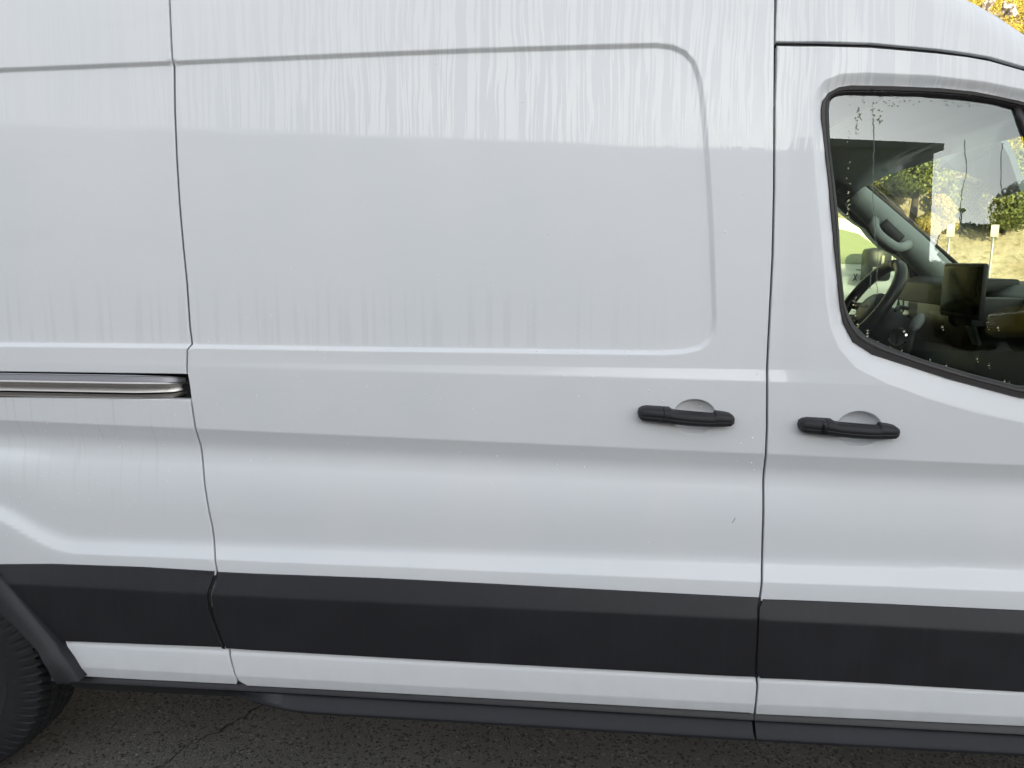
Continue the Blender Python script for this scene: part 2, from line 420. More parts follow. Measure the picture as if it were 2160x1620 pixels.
def panel(name, outline, fn, m, parent, holes=(), dx=.014, dz=.0038, strips=(), fine=(), lip=.0022, back=.022, step=.010, eps=.0012, hole_back=None, lines=()):
    """sheet metal panel: outline and holes in x,z, depth from fn(x,z), rolled edge and return flange, exact normals"""
    loops = [ccw(resample(outline, step))] + [ccw(resample(h, step))[::-1] for h in holes]
    inner = [offset_poly(l, lip) for l in loops]
    allx = [p[0] for p in inner[0]]; allz = [p[1] for p in inner[0]]
    gx = np.arange(min(allx), max(allx), dx); gz = np.arange(min(allz) - .04, max(allz) + .04, dz)
    kz = [z_ for z_ in KZL if min(allz) - .03 < z_ < max(allz) + .03]
    gz = np.array([g for g in gz if min([abs(g - q) for q in kz] + [9]) > dz * .45] + kz); gz.sort()
    G = np.stack(np.meshgrid(gx, gz), -1).reshape(-1, 2)
    sl_ = np.interp(G[:, 1], KZL[::-1], (KZR - KZL)[::-1]) / (XR - XL); G[:, 1] += sl_ * (np.clip(G[:, 0], -2, 1.6) - XL)
    extra = []
    for ln_ in lines:
        lx, lz = zip(*ln_); dd = np.abs(G[:, 1] - np.interp(G[:, 0], lx, lz)); G = G[dd > .015]
        for o_ in (-.012, -.007, -.003, -.001, .001, .003, .007, .012): extra.append(np.stack([gx, np.interp(gx, lx, lz) + o_], 1))
    for pl, offs, st in strips:
        c = resample(pl, st)
        for o in offs: extra.append(np.array(offset_poly(ccw(c), o)))
        reach = max(abs(o) for o in offs) + .002
        ds = np.abs(seg_dist(G, pl)); G = G[ds > reach]
    for (x0, x1, z0, z1, s) in fine:
        mk = (G[:, 0] > x0) & (G[:, 0] < x1) & (G[:, 1] > z0) & (G[:, 1] < z1); G = G[~mk]
        F_ = np.stack(np.meshgrid(np.arange(x0, x1, s), np.arange(z0, z1, s)), -1).reshape(-1, 2); extra.append(F_)
    if extra: G = np.concatenate([G] + extra)
    d = seg_dist(G, inner[0]); keep = d > .0025
    for l in inner[1:]: keep &= seg_dist(G, l) < -.0025
    G = G[keep]
    verts = []; edges = []
    for l in inner:
        s = len(verts); verts += [Vector(p) for p in l]; edges += [(s + i, s + (i + 1) % len(l)) for i in range(len(l))]
    nb = len(verts); verts += [Vector((float(a), float(b))) for a, b in G]
    vo, eo, fo, ov, oe, of = delaunay_2d_cdt(verts, edges, [], 0, 1e-6)
    VO = np.array([(v[0], v[1]) for v in vo]); F = np.array([f for f in fo if len(f) == 3])
    cen = VO[F].mean(1); ok = seg_dist(cen, inner[0]) > 0
    for l in inner[1:]: ok &= seg_dist(cen, l) < 0
    F = F[ok]
    a, b, c = VO[F[:, 0]], VO[F[:, 1]], VO[F[:, 2]]
    cr = (b[:, 0] - a[:, 0]) * (c[:, 1] - a[:, 1]) - (b[:, 1] - a[:, 1]) * (c[:, 0] - a[:, 0])
    F = F[np.abs(cr) > 1e-12]; cr = cr[np.abs(cr) > 1e-12]
    F = np.where(cr[:, None] < 0, F[:, ::-1], F)
    def nrm(P):
        e = eps; fx = (fn(P[:, 0] + e, P[:, 1]) - fn(P[:, 0] - e, P[:, 1])) / (2 * e); fz = (fn(P[:, 0], P[:, 1] + e) - fn(P[:, 0], P[:, 1] - e)) / (2 * e)
        N = np.stack([fx, -np.ones(len(P)), fz], 1); return N / np.linalg.norm(N, axis=1)[:, None]
    Y = fn(VO[:, 0], VO[:, 1]); co = [(x, y, z) for (x, z), y in zip(VO, Y)]; N = nrm(VO).tolist(); faces = F.tolist()
    base = 0
    for li, (l, li_in) in enumerate(zip(loops, inner)):
        L = np.array(l); Li = np.array(li_in); n = len(l); out = (L - Li); out /= np.linalg.norm(out, axis=1)[:, None] + 1e-9
        Yo = fn(L[:, 0], L[:, 1]); Ni = nrm(Li); Yi = fn(Li[:, 0], Li[:, 1])
        bk = back if (li == 0 or hole_back is None) else hole_back
        s = len(co)
        O3 = np.stack([out[:, 0], np.zeros(n), out[:, 1]], 1)
        def add(P, Yv, Nv):
            for (x, z), y, nn in zip(P, Yv, Nv): co.append((x, y, z)); N.append(tuple(nn))
        add(Li, Yi, Ni)
        mid = Li + (L - Li) * .7; nm = Ni * .72 + O3 * .70; nm /= np.linalg.norm(nm, axis=1)[:, None]
        add(mid, Yi + lip * .28, nm)
        add(L, Yo + lip, O3); add(L, Yo + bk, O3)
        for r in range(3):
            for i in range(n):
                k = (i + 1) % n; a0, a1, b0, b1 = s + r * n + i, s + r * n + k, s + (r + 1) * n + i, s + (r + 1) * n + k
                faces.append((a0, b0, b1, a1) )
    me = bpy.data.meshes.new(name); me.from_pydata([tuple(map(float, c_)) for c_ in co], [], [tuple(f) for f in faces])
    me.materials.append(m); me.polygons.foreach_set('use_smooth', [True] * len(me.polygons)); me.update()
    me.normals_split_custom_set_from_vertices([tuple(map(float, n_)) for n_ in N])
    return link(name, me, parent)

# ================================================================== GROUND
def build_ground():
    m = mat('asphalt', (.045, .044, .042), .85); k = NB(m); c = k.coord()
    v = k.voro(c, 130); vc = k.n('ShaderNodeTexVoronoi'); k.L(c, vc.inputs['Vector']); vc.inputs['Scale'].default_value = 130
    big = k.noise(c, 1.6, 4, .6); fine = k.noise(c, 260, 3, .7)
    sp = k.n('ShaderNodeSeparateColor'); k.L(vc.outputs['Color'], sp.inputs[0])
    base = k.mix(k.ss(big, .3, .7), (.090, .087, .083), (.140, .136, .130))
    base = k.mix(k.math('MULTIPLY', k.ss(fine, .38, .70), .85), base, (.19, .183, .17))
    base = k.mix(k.math('MULTIPLY', k.ss(sp.outputs[0], .93, .99), .6), base, (.30, .28, .25))
    base = k.mix(k.ss(sp.outputs[1], .80, .92, 0, .8), base, (.018, .018, .018))
    # a crack that wanders toward the sill, and finer ones
    wob = k.noise(c, 3.5, 4, .7)
    sx = k.n('ShaderNodeSeparateXYZ'); k.L(c, sx.inputs[0])
    pa, pb_ = (-1.275, .183), (-1.12, .513); _n = Vector((pb_[1] - pa[1], -(pb_[0] - pa[0]))).normalized()
    ln = k.math('ADD', k.math('MULTIPLY_ADD', sx.outputs['X'], _n.x, k.math('MULTIPLY', sx.outputs['Y'], _n.y)), k.math('MULTIPLY', k.math('SUBTRACT', wob, .5), .16))
    ln = k.math('ABSOLUTE', k.math('SUBTRACT', ln, _n.x * pa[0] + _n.y * pa[1]))
    crack = k.math('MULTIPLY', k.ss(ln, .0012, .0055, 1, 0), k.ss(k.noise(c, 12, 3), .30, .45))
    cv = k.voro(k.scaled(c, (1, 1, 1)), .8, 'DISTANCE_TO_EDGE'); cr2 = k.ss(k.math('ADD', cv, k.math('MULTIPLY', k.noise(c, 9, 4), .08)), .040, .044, 1, 0)
    crk = crack
    base = k.mix(crk, base, (.008, .008, .008))
    # dry bright lot further out
    k.L(base, k.b.inputs['Base Color'])
    h = k.math('SUBTRACT', k.math('MULTIPLY_ADD', v, -1.0, k.math('MULTIPLY', fine, .5)), k.math('MULTIPLY', crk, 2.0))
    k.L(k.bump(h, .9, .004), k.b.inputs['Normal'])
    me = mesh('ground', [(-400, -400, 0), (400, -400, 0), (400, 400, 0), (-400, 400, 0)], [(0, 1, 2, 3)], m, False)
    link('ground', me, None, 'structure')
    # loose grit on the asphalt beside the sill
    g = mat('grit', (.30, .28, .24), .8); n = 1400
    X = rng.uniform(-1.9, 1.4, n); Yp = rng.uniform(-.25, .9, n); s = rng.uniform(.001, .0028, n) * np.where(rng.random(n) < .04, 1.8, 1)
    V = []; F = []
    for x, y, r in zip(X, Yp, s):
        b = len(V); a0 = random.random() * 6
        for j in range(5):
            a = a0 + j * 1.257; q = r * random.uniform(.7, 1.2); V.append((x + q * math.cos(a), y + q * math.sin(a), .0))
        V.append((x, y, r * .9))
        for j in range(5): F.append((b + j, b + (j + 1) % 5, b + 5))
    link('grit', mesh('grit', V, F, g, False), None, 'stuff')
build_ground()

# ================================================================== WHITE VAN
VAN = thing('white_van', 'white panel van filling the picture, wet with dew, black lower cladding', 'van', (0, 1.0, 0))
def vpart(o):
    """parts are modelled in world coordinates under the van empty"""
    o.location = (0, -1.0, 0); return o

GAPA = [(357, 0), (361, 95), (363, 130), (364, 230), (368, 330), (374, 430), (382, 520), (390, 600), (396, 690), (401, 727), (394.5, 738), (393.5, 788), (397, 805), (402, 843), (405, 862), (412, 906), (420, 931),
        (425.5, 960), (429, 1000), (437, 1060), (447, 1110), (451.5, 1150), (453, 1179), (457, 1204)]
GAPA2 = [(470, 1290), (484, 1373), (486, 1390), (493, 1417), (502, 1437), (508, 1444)]
GAPB = [(1636, 0), (1635, 95), (1634, 222), (1633, 400), (1630, 540), (1625, 640), (1620, 740), (1618.5, 810), (1618, 907), (1616, 953), (1613, 985), (1610.5, 1060), (1609, 1130), (1608, 1180), (1607, 1233), (1603, 1262)]
GAPB2 = [(1600, 1340), (1596, 1432), (1598, 1447), (1594, 1490), (1592, 1507)]
def unclean(p): return p
A_w = T(GAPA + GAPA2); B_w = T(GAPB + GAPB2)
A_top = [(A_w[0][0] - .008, 2.42)]; B_top = [(B_w[0][0] + .0, 2.42)]
def shift(l, d): return [(p[0] + d, p[1]) for p in l]
hg = .0024
# ---- sliding door
bot_mid = T([(520, 1446.5), (800, 1461), (1000, 1472), (1300, 1488), (1580, 1504)])
sd = shift(A_top + A_w[:-1], hg) + [(A_w[-1][0] + .014, bot_mid[0][1] + .002)] + bot_mid + list(reversed(shift(B_w, -hg)))[0:] + shift(B_top, -hg)
sd = rounded(sd, {len(sd) - len(B_w) - 1: .01})
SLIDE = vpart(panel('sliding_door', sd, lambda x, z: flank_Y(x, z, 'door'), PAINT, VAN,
    strips=[(INSET, (-.003, -.001, .0012, .003, .0048, .0066, .0084, .0102, .012, .0145), .010)],
    fine=[(CUPS[0][0][0] - .056, CUPS[0][0][0] + .056, CUPS[0][0][1] - .047, CUPS[0][0][1] + .047, .0022)]))
# ---- rear quarter with the slot of the door rail and the wheel opening
slot_t, slot_b = T([(0, 787)])[0], T([(0, 842.5)])[0]
slot_tr, slot_br = T([(396, 789)])[0], T([(402, 843)])[0]
q_low = T([(122, 1352), (148, 1390), (174, 1427), (300, 1434), (498, 1443.5)])
qa_up = shift([p for p in A_top + A_w if p[1] > slot_tr[1] + .001], -hg); qa_dn = shift([p for p in A_w if p[1] < slot_br[1] - .001], -hg)
arch = [(ARCH_C[0] + .455 * math.cos(a), ARCH_C[1] + .445 * math.sin(a)) for a in [R(d) for d in range(18, 176, 6)]]
arch_x = T([(60, 1280), (0, 1208)])
ql = [(-2.95, 2.42)] + qa_up + [(slot_tr[0] - hg, slot_tr[1])] + [(-2.85, slot_t[1]), (-2.85, slot_b[1])] + [(slot_br[0] - hg, slot_br[1])] + qa_dn[:-1] + list(reversed(q_low))[:-1] \
     + [q_low[0]] + arch[1:] + [(-2.33, .42), (-2.95, .42)]
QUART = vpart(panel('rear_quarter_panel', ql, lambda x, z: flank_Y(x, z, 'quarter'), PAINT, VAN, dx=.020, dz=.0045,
    strips=[(INSET, (-.003, -.001, .0012, .003, .0048, .0066, .0084, .0102, .012, .0145), .014)]))
# ---- front door
top_curve = T([(1640, 96.5), (1700, 97.5), (1838, 100.5), (1977, 112.5), (2040, 120), (2088, 128.5), (2160, 149)])
fbot = T([(1604, 1507), (1800, 1516), (2000, 1525), (2160, 1532)])
fd_front = [(1.06, 1.895), (1.20, 1.815), (1.38, 1.67), (1.55, 1.50), (1.66, 1.36), (1.67, 1.25), (1.62, 1.0), (1.56, .75), (1.53, .5), (1.52, fbot[-1][1])]
fdr = list(reversed(top_curve)) + shift([p for p in B_w if p[1] < top_curve[0][1]], hg) + fbot + [fd_front[-1]] + list(reversed(fd_front))[1:]
seal_hole = offset_poly(ccw(resample(SEAL_OUT, .03, True)), .006)
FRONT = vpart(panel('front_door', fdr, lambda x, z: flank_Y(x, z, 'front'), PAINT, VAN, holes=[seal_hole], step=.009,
    strips=[(WREC_OUT, (-.006, -.002, 0.001, .004, .008, .012), .010)],
    fine=[(CUPS[1][0][0] - .057, CUPS[1][0][0] + .057, CUPS[1][0][1] - .047, CUPS[1][0][1] + .047, .0022)], hole_back=.03))
# ---- cab roof side above the door
sil = [at(px, py, .13) for px, py in [(1880, -90), (1940, -45), (2004, 0), (2043, 20), (2088, 47), (2129, 76), (2160, 97)]]
sil = [(p[0], p[2]) for p in sil]
roof_low = T([(1639.5, 87.5), (1700, 88), (1838, 91), (1977, 103.5), (2040, 112), (2088, 120), (2160, 141)])
rf = [(B_w[0][0] + .0035, 2.42), (B_w[0][0] + .0035, roof_low[0][1])] + roof_low + [(1.065, 1.902), (1.21, 1.822), (1.30, 1.755), (1.36, 1.735), (1.27, 1.82), (1.13, 1.91)] + list(reversed(sil)) \
     + [(.60, 2.21), (.545, 2.26), (.50, 2.34), (.47, 2.42)]
def roof_Y(x, z):
    Yb = base_Y(x, z); P = np.stack([np.asarray(x, float), np.asarray(z, float)], 1)
    d = seg_dist(P, list(reversed(sil)) + [(.62, 2.19), (.545, 2.26), (.50, 2.34)], False)
    lo = seg_dist(P, roof_low, False)
    r = .075; t = np.clip(1 - d / r, 0, 1)
    return Yb + r * (1 - np.sqrt(np.clip(1 - .90 * t * t, 0, 1)))
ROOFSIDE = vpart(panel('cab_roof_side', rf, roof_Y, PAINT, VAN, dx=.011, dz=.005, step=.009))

# ---- dark body behind the gaps
def inner_wall(x, z): return base_Y(x, z) + .021
gapx0, gapx1 = A_w[0][0], B_w[0][0]
def strip_wall(name, path, wdt, off, m):
    V = []; F = []
    for (x, z) in path:
        y = float(base_Y(np.array([x]), np.array([z]))[0]) + off
        V += [(x - wdt, y, z), (x + wdt, y, z)]
    for i in range(len(path) - 1): F.append((2 * i, 2 * i + 1, 2 * i + 3, 2 * i + 2))
    return vpart(link(name, mesh(name, V, F, m, False), VAN))
_pa = resample(A_top + A_w, .006, False)
strip_wall('door_frame', [p for p in _pa if p[1] > slot_tr[1] + .004], .05, .012, GAP)
strip_wall('door_frame', [p for p in _pa if p[1] < slot_br[1] - .004], .05, .012, GAP)
Bup = [p for p in B_w if p[1] > top_curve[0][1] - .01]; Bdn = [p for p in B_w if p[1] <= top_curve[0][1]]
strip_wall('door_frame', resample(B_top + Bup, .03, False), .05, .024, DARK)
strip_wall('door_frame', resample(Bdn, .03, False), .05, .0115, GAP)
# dark rubber gasket between cab roof and door
gp = T([(1640, 94.5), (1700, 94.5), (1838, 97), (1977, 109), (2040, 117), (2088, 125), (2160, 146)]) + [(1.06, 1.899), (1.2, 1.819), (1.38, 1.675)]
V = []; F = []
for i, (x, z) in enumerate(gp):
    y = float(base_Y(np.array([x]), np.array([z]))[0]) + .015
    V += [(x, y, z - .035), (x, y - .0015, z), (x, y, z + .035)]
for i in range(len(gp) - 1):
    for j in range(2): F.append((3 * i + j, 3 * i + j + 1, 3 * i + 4 + j, 3 * i + 3 + j))
vpart(link('roof_gasket', mesh('roof_gasket', V, F, SEAL, True), VAN))
# inner shell keeps daylight out of the gaps (cargo side and door inner skin below the window)
prism = [(-2.9, .42), (-2.9, 2.40), (.40, 2.40), (.40, .42)]
vpart(prism_xz('inner_wall', [(-1.30, .44), (-1.30, .9), (-2.28, .9), (-2.28, .44), (-2.9, .44), (-2.9, 2.38), (.395, 2.38), (.395, .44)], .16, .18, DARK, VAN))
vpart(prism_xz('inner_wall', [(.40, .44), (.395, 1.20), (.52, 1.235), (1.58, 1.22), (1.58, .44)], .085, .11, TRIMD, VAN))

# ---- lower cladding, one moulding per panel
def clad_Y(top, mid, botm):
    tx, tz = zip(*top); mx, mz = zip(*mid); bx, bz = zip(*botm)
    def f(x, z):
        x = np.asarray(x, float); zt = np.interp(x, tx, tz); zm = np.interp(x, mx, mz); zb = np.interp(x, bx, bz)
        B = base_Y(x, zt)                      # sheet where the cladding begins
        up = np.clip((zt - z) / (zt - zm), 0, 1.0); lo = np.clip((zm - z) / (zm - zb), 0, 1)
        kk = (zt - z) / (zt - zm); up = np.clip(kk - .5 * ((kk - 1) + np.sqrt((kk - 1) ** 2 + .005)), 0, 1)
        out = .003 + .019 * up - .005 * lo
        return B - out
    return f
c_top = [(-2.95, .735), (-1.9, .73)] + T([(0, 1189.5), (110, 1189), (300, 1195.5), (450, 1206)]); c_top += T([(465, 1207), (800, 1219), (1000, 1229), (1400, 1250), (1590, 1259.5), (1610, 1263), (1900, 1275), (2160, 1287)]) + [(1.6, .722)]
c_mid = [(-2.95, .69), (-1.9, .685)] + T([(60, 1233), (300, 1246), (440, 1254), (600, 1262), (1000, 1280), (1400, 1298), (1590, 1307), (1900, 1322), (2160, 1336)], -.018) + [(1.6, .655)]
c_bot = [(-2.95, .52)] + T([(0, 1345), (122, 1352.5), (470, 1370), (1000, 1400), (1400, 1421), (1590, 1431), (1900, 1447), (2160, 1462)], -.014) + [(1.6, .517)]
cf = clad_Y(c_top, c_mid, c_bot)
def zint(l, x): xs, zs = zip(*l); return float(np.interp(x, xs, zs))
def clad(name, x_l, x_r, left, right, parent, m=CLAD, extra=None):
    xs = np.linspace(x_l, x_r, max(3, int((x_r - x_l) / .06)))[1:-1]
    top = [(x, zint(c_top, x)) for x in xs]; bot = [(x, zint(c_bot, x)) for x in xs]
    out = list(top) + right + list(reversed(bot)) + left
    return vpart(panel(name, out, cf, m, parent, dx=.03, dz=.006, lip=.0022, back=.03, step=.010, lines=[c_mid]))
# sliding door moulding
lA = T([(459.5, 1207)], -.003) + T([(452, 1235), (447.5, 1257), (448, 1285), (455, 1315), (466, 1347), (474, 1370.5)], -.016)
rB = T([(1602, 1261)], -.003) + T([(1599, 1285), (1597, 1308), (1595.5, 1340), (1593.5, 1400)], -.017) + T([(1592.5, 1430)], -.014)
c1 = clad('door_cladding', lA[0][0] + .02, rB[0][0] - .01, list(reversed(lA)), rB, VAN)
lB = T([(1610, 1265)], -.003) + T([(1603, 1285), (1600, 1308), (1599, 1345), (1597.5, 1400), (1597.5, 1424)], -.016) + T([(1605, 1433)], -.014)
rF = [(1.50, .722), (1.505, .655), (1.50, .53)]
c2 = clad('door_cladding', lB[0][0] + .01, 1.49, list(reversed(lB)), rF, VAN)
lQ = T([(122, 1352.5)], -.010) + T([(55, 1268)], -.012) + [(-1.56, .712)]
rQ = T([(452, 1205.5)], -.003) + T([(443, 1232), (438, 1253), (440, 1285), (450, 1318), (460, 1347), (469, 1368)], -.016)
xs = [p for p in c_top if lQ[2][0] + .01 < p[0] < rQ[0][0] - .01]; bs = [p for p in c_bot if lQ[0][0] + .01 < p[0] < rQ[-1][0] - .01]
c3 = vpart(panel('quarter_cladding', [lQ[2]] + xs + rQ + list(reversed(bs)) + [lQ[0], lQ[1]], cf, CLAD, VAN, dx=.03, dz=.006, lip=.0022, back=.03, step=.010, lines=[c_mid]))

for pts_ in (T([(457, 1207), (447, 1237), (443, 1257), (444, 1285), (452, 1316), (463, 1347), (472, 1369)], -.005), T([(1606, 1264), (1601, 1285), (1598.5, 1308), (1597.5, 1340), (1596, 1400), (1595, 1429)], -.005)):
    V = []; F = []
    for (x, z) in resample(pts_, .01, False):
        y = float(cf(np.array([x]), np.array([z]))[0]) + .006; V += [(x - .005, y, z), (x + .005, y, z)]
    for i in range(len(V) // 2 - 1): F.append((2 * i, 2 * i + 1, 2 * i + 3, 2 * i + 2))
    vpart(link('cladding_gap_shade', mesh('cladding_gap_shade', V, F, DARK, False), VAN))  # dark backing strip added, standing in for the shade between mouldings
# ---- wheel arch flare
FO = T([(174, 1432), (152, 1400), (122, 1354), (88, 1314), (55, 1275), (28, 1243), (0, 1213)], -.02) + [(-1.62, .775), (-1.74, .835), (-1.88, .855)]
FI = T([(124, 1436), (104, 1408), (84, 1376), (62, 1347), (32, 1316), (0, 1290)], -.035) + [(-1.64, .68), (-1.75, .745), (-1.88, .765)]
def arch_trim(cx, name):
    o_ = resample(FO, .02, False); q_ = resample(FI, .02, False); n = 30
    f = lambda l, t: tuple(np.array(l[int(t * (len(l) - 1))]) * (1 - (t * (len(l) - 1)) % 1) + np.array(l[min(len(l) - 1, int(t * (len(l) - 1)) + 1)]) * ((t * (len(l) - 1)) % 1))
    half = [(f(o_, i / n), f(q_, i / n)) for i in range(n + 1)]; cc = -1.88
    allp = half + [((2 * cc - a_[0], a_[1]), (2 * cc - b_[0], b_[1])) for a_, b_ in half[::-1][1:]]
    secs = []
    for a_, b_ in allp:
        ys = float(base_Y(np.array([a_[0]]), np.array([max(.45, min(a_[1], .74))]))[0]); row = []
        for t, y in ((0, .02), (.02, -.022), (.10, -.029), (.55, -.040), (.92, -.046), (1.0, -.040), (.98, .03), (.80, .09)):
            row.append((a_[0] + (b_[0] - a_[0]) * t + (cx - cc), ys + y, a_[1] + (b_[1] - a_[1]) * t))
        secs.append(row)
    V, F = loft(secs, False); me = mesh(name, V, F, CLAD); me.set_sharp_from_angle(angle=R(40)); return vpart(link(name, me, VAN))
arch_trim(-1.88, 'wheel_arch_flare'); arch_trim(1.99, 'wheel_arch_flare')
for cx in (-1.88, 1.99):      # wheel housings
    secs = [[(cx + r * math.cos(R(a)), y, .37 + r * math.sin(R(a))) for r, y in ((.43, .02), (.43, .36), (.05, .36))] for a in range(8, 175, 8)]
    V, F = loft(secs, False); vpart(link('wheel_housing', mesh('wheel_housing', V, F, DARK), VAN))

# ---- rail of the sliding door
def rail():
    x0 = -2.84; xe = A_w[10][0] - .022
    za = slot_t[1]; zb = slot_b[1]; H = za - zb; Ys = float(base_Y(np.array([-1.3]), np.array([za]))[0])
    # cross sections from top to bottom: (fraction of slot height, depth behind sheet)
    bits = {'rail_upper_flange': [(0.0, .004), (.03, .003), (.05, .006), (.24, .003)],
            'rail_lip': [(.24, .003), (.25, -.004), (.30, -.006), (.36, -.002), (.40, .006)],
            'rail_channel': [(.40, .006), (.42, .018), (.55, .021), (.70, .017), (.735, .020)],
            'rail_lower_lip': [(.765, .018), (.78, .000), (.82, -.004), (.86, -.001), (.88, .004), (.92, .000), (.97, .003), (.985, .012)]}
    for nm, pr in bits.items():
        secs = []
        for i in range(60):
            x = x0 + (xe - x0) * (i / 59) ** .6
            e = np.clip((x - (xe - .16)) / .16, 0, 1); e2 = float(e ** 2) * (1 + 1.6 * float(np.clip((x - (xe - .035)) / .035, 0, 1)))
            secs.append([(x, Ys + d + e2 * .028, za - H * (f + (.5 - f) * .22 * e2)) for f, d in pr])
        V, F = loft(secs, False); me = mesh(nm, V, F, STEEL if nm != 'rail_upper_flange' else RAILTOP); me.set_sharp_from_angle(angle=R(50))
        vpart(link(nm, me, QRAIL)).location = (0, 0, 0)
RAILTOP = mat('galvanised_flange', (.33, .33, .36), .38, .5)
QRAIL = vpart(prism_xz('door_rail', [(-2.84, slot_b[1] - .01), (-2.84, slot_t[1] + .01), (A_w[10][0] + .03, slot_t[1] + .01), (A_w[10][0] + .03, slot_b[1] - .01)], .050, .058, DARK, VAN))
rail()

# ---- sill and running board
def sill():
    zs = lambda l, x: zint(l, x)
    YB = float(base_Y(np.array([0.0]), np.array([.42]))[0]); shf = lambda sec: [(a_, b_ + YB, c_) for a_, b_, c_ in sec]
    wb = [(-1.7, .415)] + T([(130, 1424), (172, 1427), (300, 1434), (500, 1444), (1000, 1472), (1600, 1507), (2160, 1533)]) + [(1.55, .415)]
    # upper strip
    for (xa, xb) in ((at(133, 1440, .01)[0], B_w[-1][0] - .001), (B_w[-1][0] + .001, 1.52)):
        secs = []; n = 50
        for i in range(n + 1):
            x = xa + (xb - xa) * i / n; z = zs(wb, x); cut = .0
            e = max(0, 1 - (x - xa) / .02) if xa < -1 else 0
            secs.append([(x, .10, z + .022), (x, .034, z + .006), (x, .012, z + .002), (x, .002, z - .008), (x, -.002, z - .018), (x + e * .006, .012, z - .021), (x + e * .02, .020, z - .040), (x + e * .035, .034, z - .060 + e * .01), (x, .10, z - .076), (x, .14, z + .0)])
        secs = [shf(q) for q in secs]; V, F = loft(secs, True); me = mesh('sill_moulding', V, F, BOARD); me.set_sharp_from_angle(angle=R(28)); vpart(link('sill_moulding', me, VAN))
    # running board: starts behind the rear wheel arch and widens forward
    x0 = at(455, 1466, .01)[0]
    for (xa, xb) in ((x0, B_w[-1][0] - .0035), (B_w[-1][0] + .0035, 1.50)):
        secs = []; n = 60
        for i in range(n + 1):
            x = xa + (xb - xa) * i / n; z = zs(wb, x) - .0235; g = math.sin(PI / 2 * min(1, max(0, (x - x0) / .30)))
            g = max(g, .02); yo = .016 - .040 * g ** 1.4; zd = .004 + .024 * g
            secs.append([(x, .030, z), (x, .008, z), (x, .004, z - .002), (x, yo + .006, z - zd + .002), (x, yo, z - zd - .001), (x, yo + .001, z - zd - .007 * g - .001), (x, yo + .012, z - zd - .010 * g - .001), (x, .05, z - zd - .012 * g - .002)])
        secs = [shf(q) for q in secs]; V, F = loft(secs, True); me = mesh('running_board', V, F, BOARD); me.set_sharp_from_angle(angle=R(28)); vpart(link('running_board', me, VAN))
    xj = B_w[-1][0]
sill()
# underbody keeps the ground below in the shade
vpart(box('underbody', (-.3, 1.02, .42), (5.2, 1.80, .10), DARK, VAN, 0))

# ---- window: seal, glass, divider
def window():
    out = resample(SEAL_OUT, .012); out = ccw(out)
    w0 = np.full(len(out), .026)
    P = np.array(out)
    gin = T([(1757, 300), (1755, 230), (1757, 211), (1766, 203), (1785, 200), (1941, 201), (2035, 207), (2105, 216), (2150, 228)])
    gin += [(1.06, 1.795), (1.20, 1.715), (1.38, 1.56), (1.49, 1.44), (1.52, 1.37), (1.50, 1.315), (1.45, 1.28), (1.36, 1.252), (1.2, 1.24)]
    gin += T([(2160, 818), (2055, 791), (1956, 761), (1882, 734), (1833, 711), (1808, 687), (1796, 664), (1788, 640), (1780, 560), (1775, 460), (1765, 370)])
    G = ccw(resample(gin, .006)); GA = np.array(G)
    # for every outer vertex the nearest vertex of the inner outline
    secs = []
    for i, p in enumerate(out):
        d = np.hypot(*(GA - p).T); q = GA[int(np.argmin(d))]
        y = float(base_Y(np.array([p[0]]), np.array([p[1]]))[0]) + .013
        row = []
        for t, dy in ((-.12, .010), (0, -.0015), (.06, -.0040), (.42, -.0035), (.50, -.0005), (.58, -.0010), (.9, .0025), (1.0, .0060), (1.02, .013)):
            row.append((p[0] + (q[0] - p[0]) * t, y + dy, p[1] + (q[1] - p[1]) * t))
        secs.append(row)
    secs.append(secs[0]); V, F = loft(secs, False); me = mesh('window_seal', V, F, SEAL); me.set_sharp_from_angle(angle=R(40))
    o = link('window_seal', me, FRONT)
    # glass
    n = 40; cx, cz = np.mean(GA, 0); loops = offset_poly(G, -.006)
    V = [(x, float(base_Y(np.array([x]), np.array([z]))[0]) + .020, z) for x, z in loops]
    bm = bmesh.new(); vs = [bm.verts.new(v) for v in V]; bm.faces.new(vs); bmesh.ops.triangulate(bm, faces=bm.faces)
    # flatten to a gently curved pane: fit y = a + b z + c x
    A_ = np.array([(1, v[2], v[0]) for v in V]); yy = np.array([v[1] for v in V]); cf_, *_ = np.linalg.lstsq(A_, yy, rcond=None)
    for v in bm.verts: v.co.y = cf_[0] + cf_[1] * v.co.z + cf_[2] * v.co.x
    gl = finish(bm, 'window_glass', GLASS, False); go = link('window_glass', gl, FRONT)
    plane = cf_
    # divider bar near the front
    a = T([(2156, 222)])[0]; b = (.985, 1.62); c = (1.02, 1.25)
    pts = [(p[0], plane[0] + plane[1] * p[1] + plane[2] * p[0] - .004, p[1]) for p in (a, (.962, 1.74), b, (.998, 1.45), c)]
    tube('window_divider', pts, .009, SEAL, FRONT, 4, 8, squash=(1, .6))
    return plane
PL = window()
def on_glass(px, py, off=-.0008):
    d = ray(px, py); num = PL[0] + off + PL[1] * CAM[2] + PL[2] * CAM[0] - CAM[1]; den = d[1] - PL[1] * d[2] - PL[2] * d[0]
    t = num / den; return (CAM[0] + t * d[0], CAM[1] + t * d[1], CAM[2] + t * d[2])

sp = T([(1551, 1092), (1548, 1098), (1544, 1103)])
tube('scratch', [(x, float(flank_Y(np.array([x]), np.array([z]))[0]) - .0002, z) for x, z in sp], .0006, SEAL, SLIDE, 1, 5)
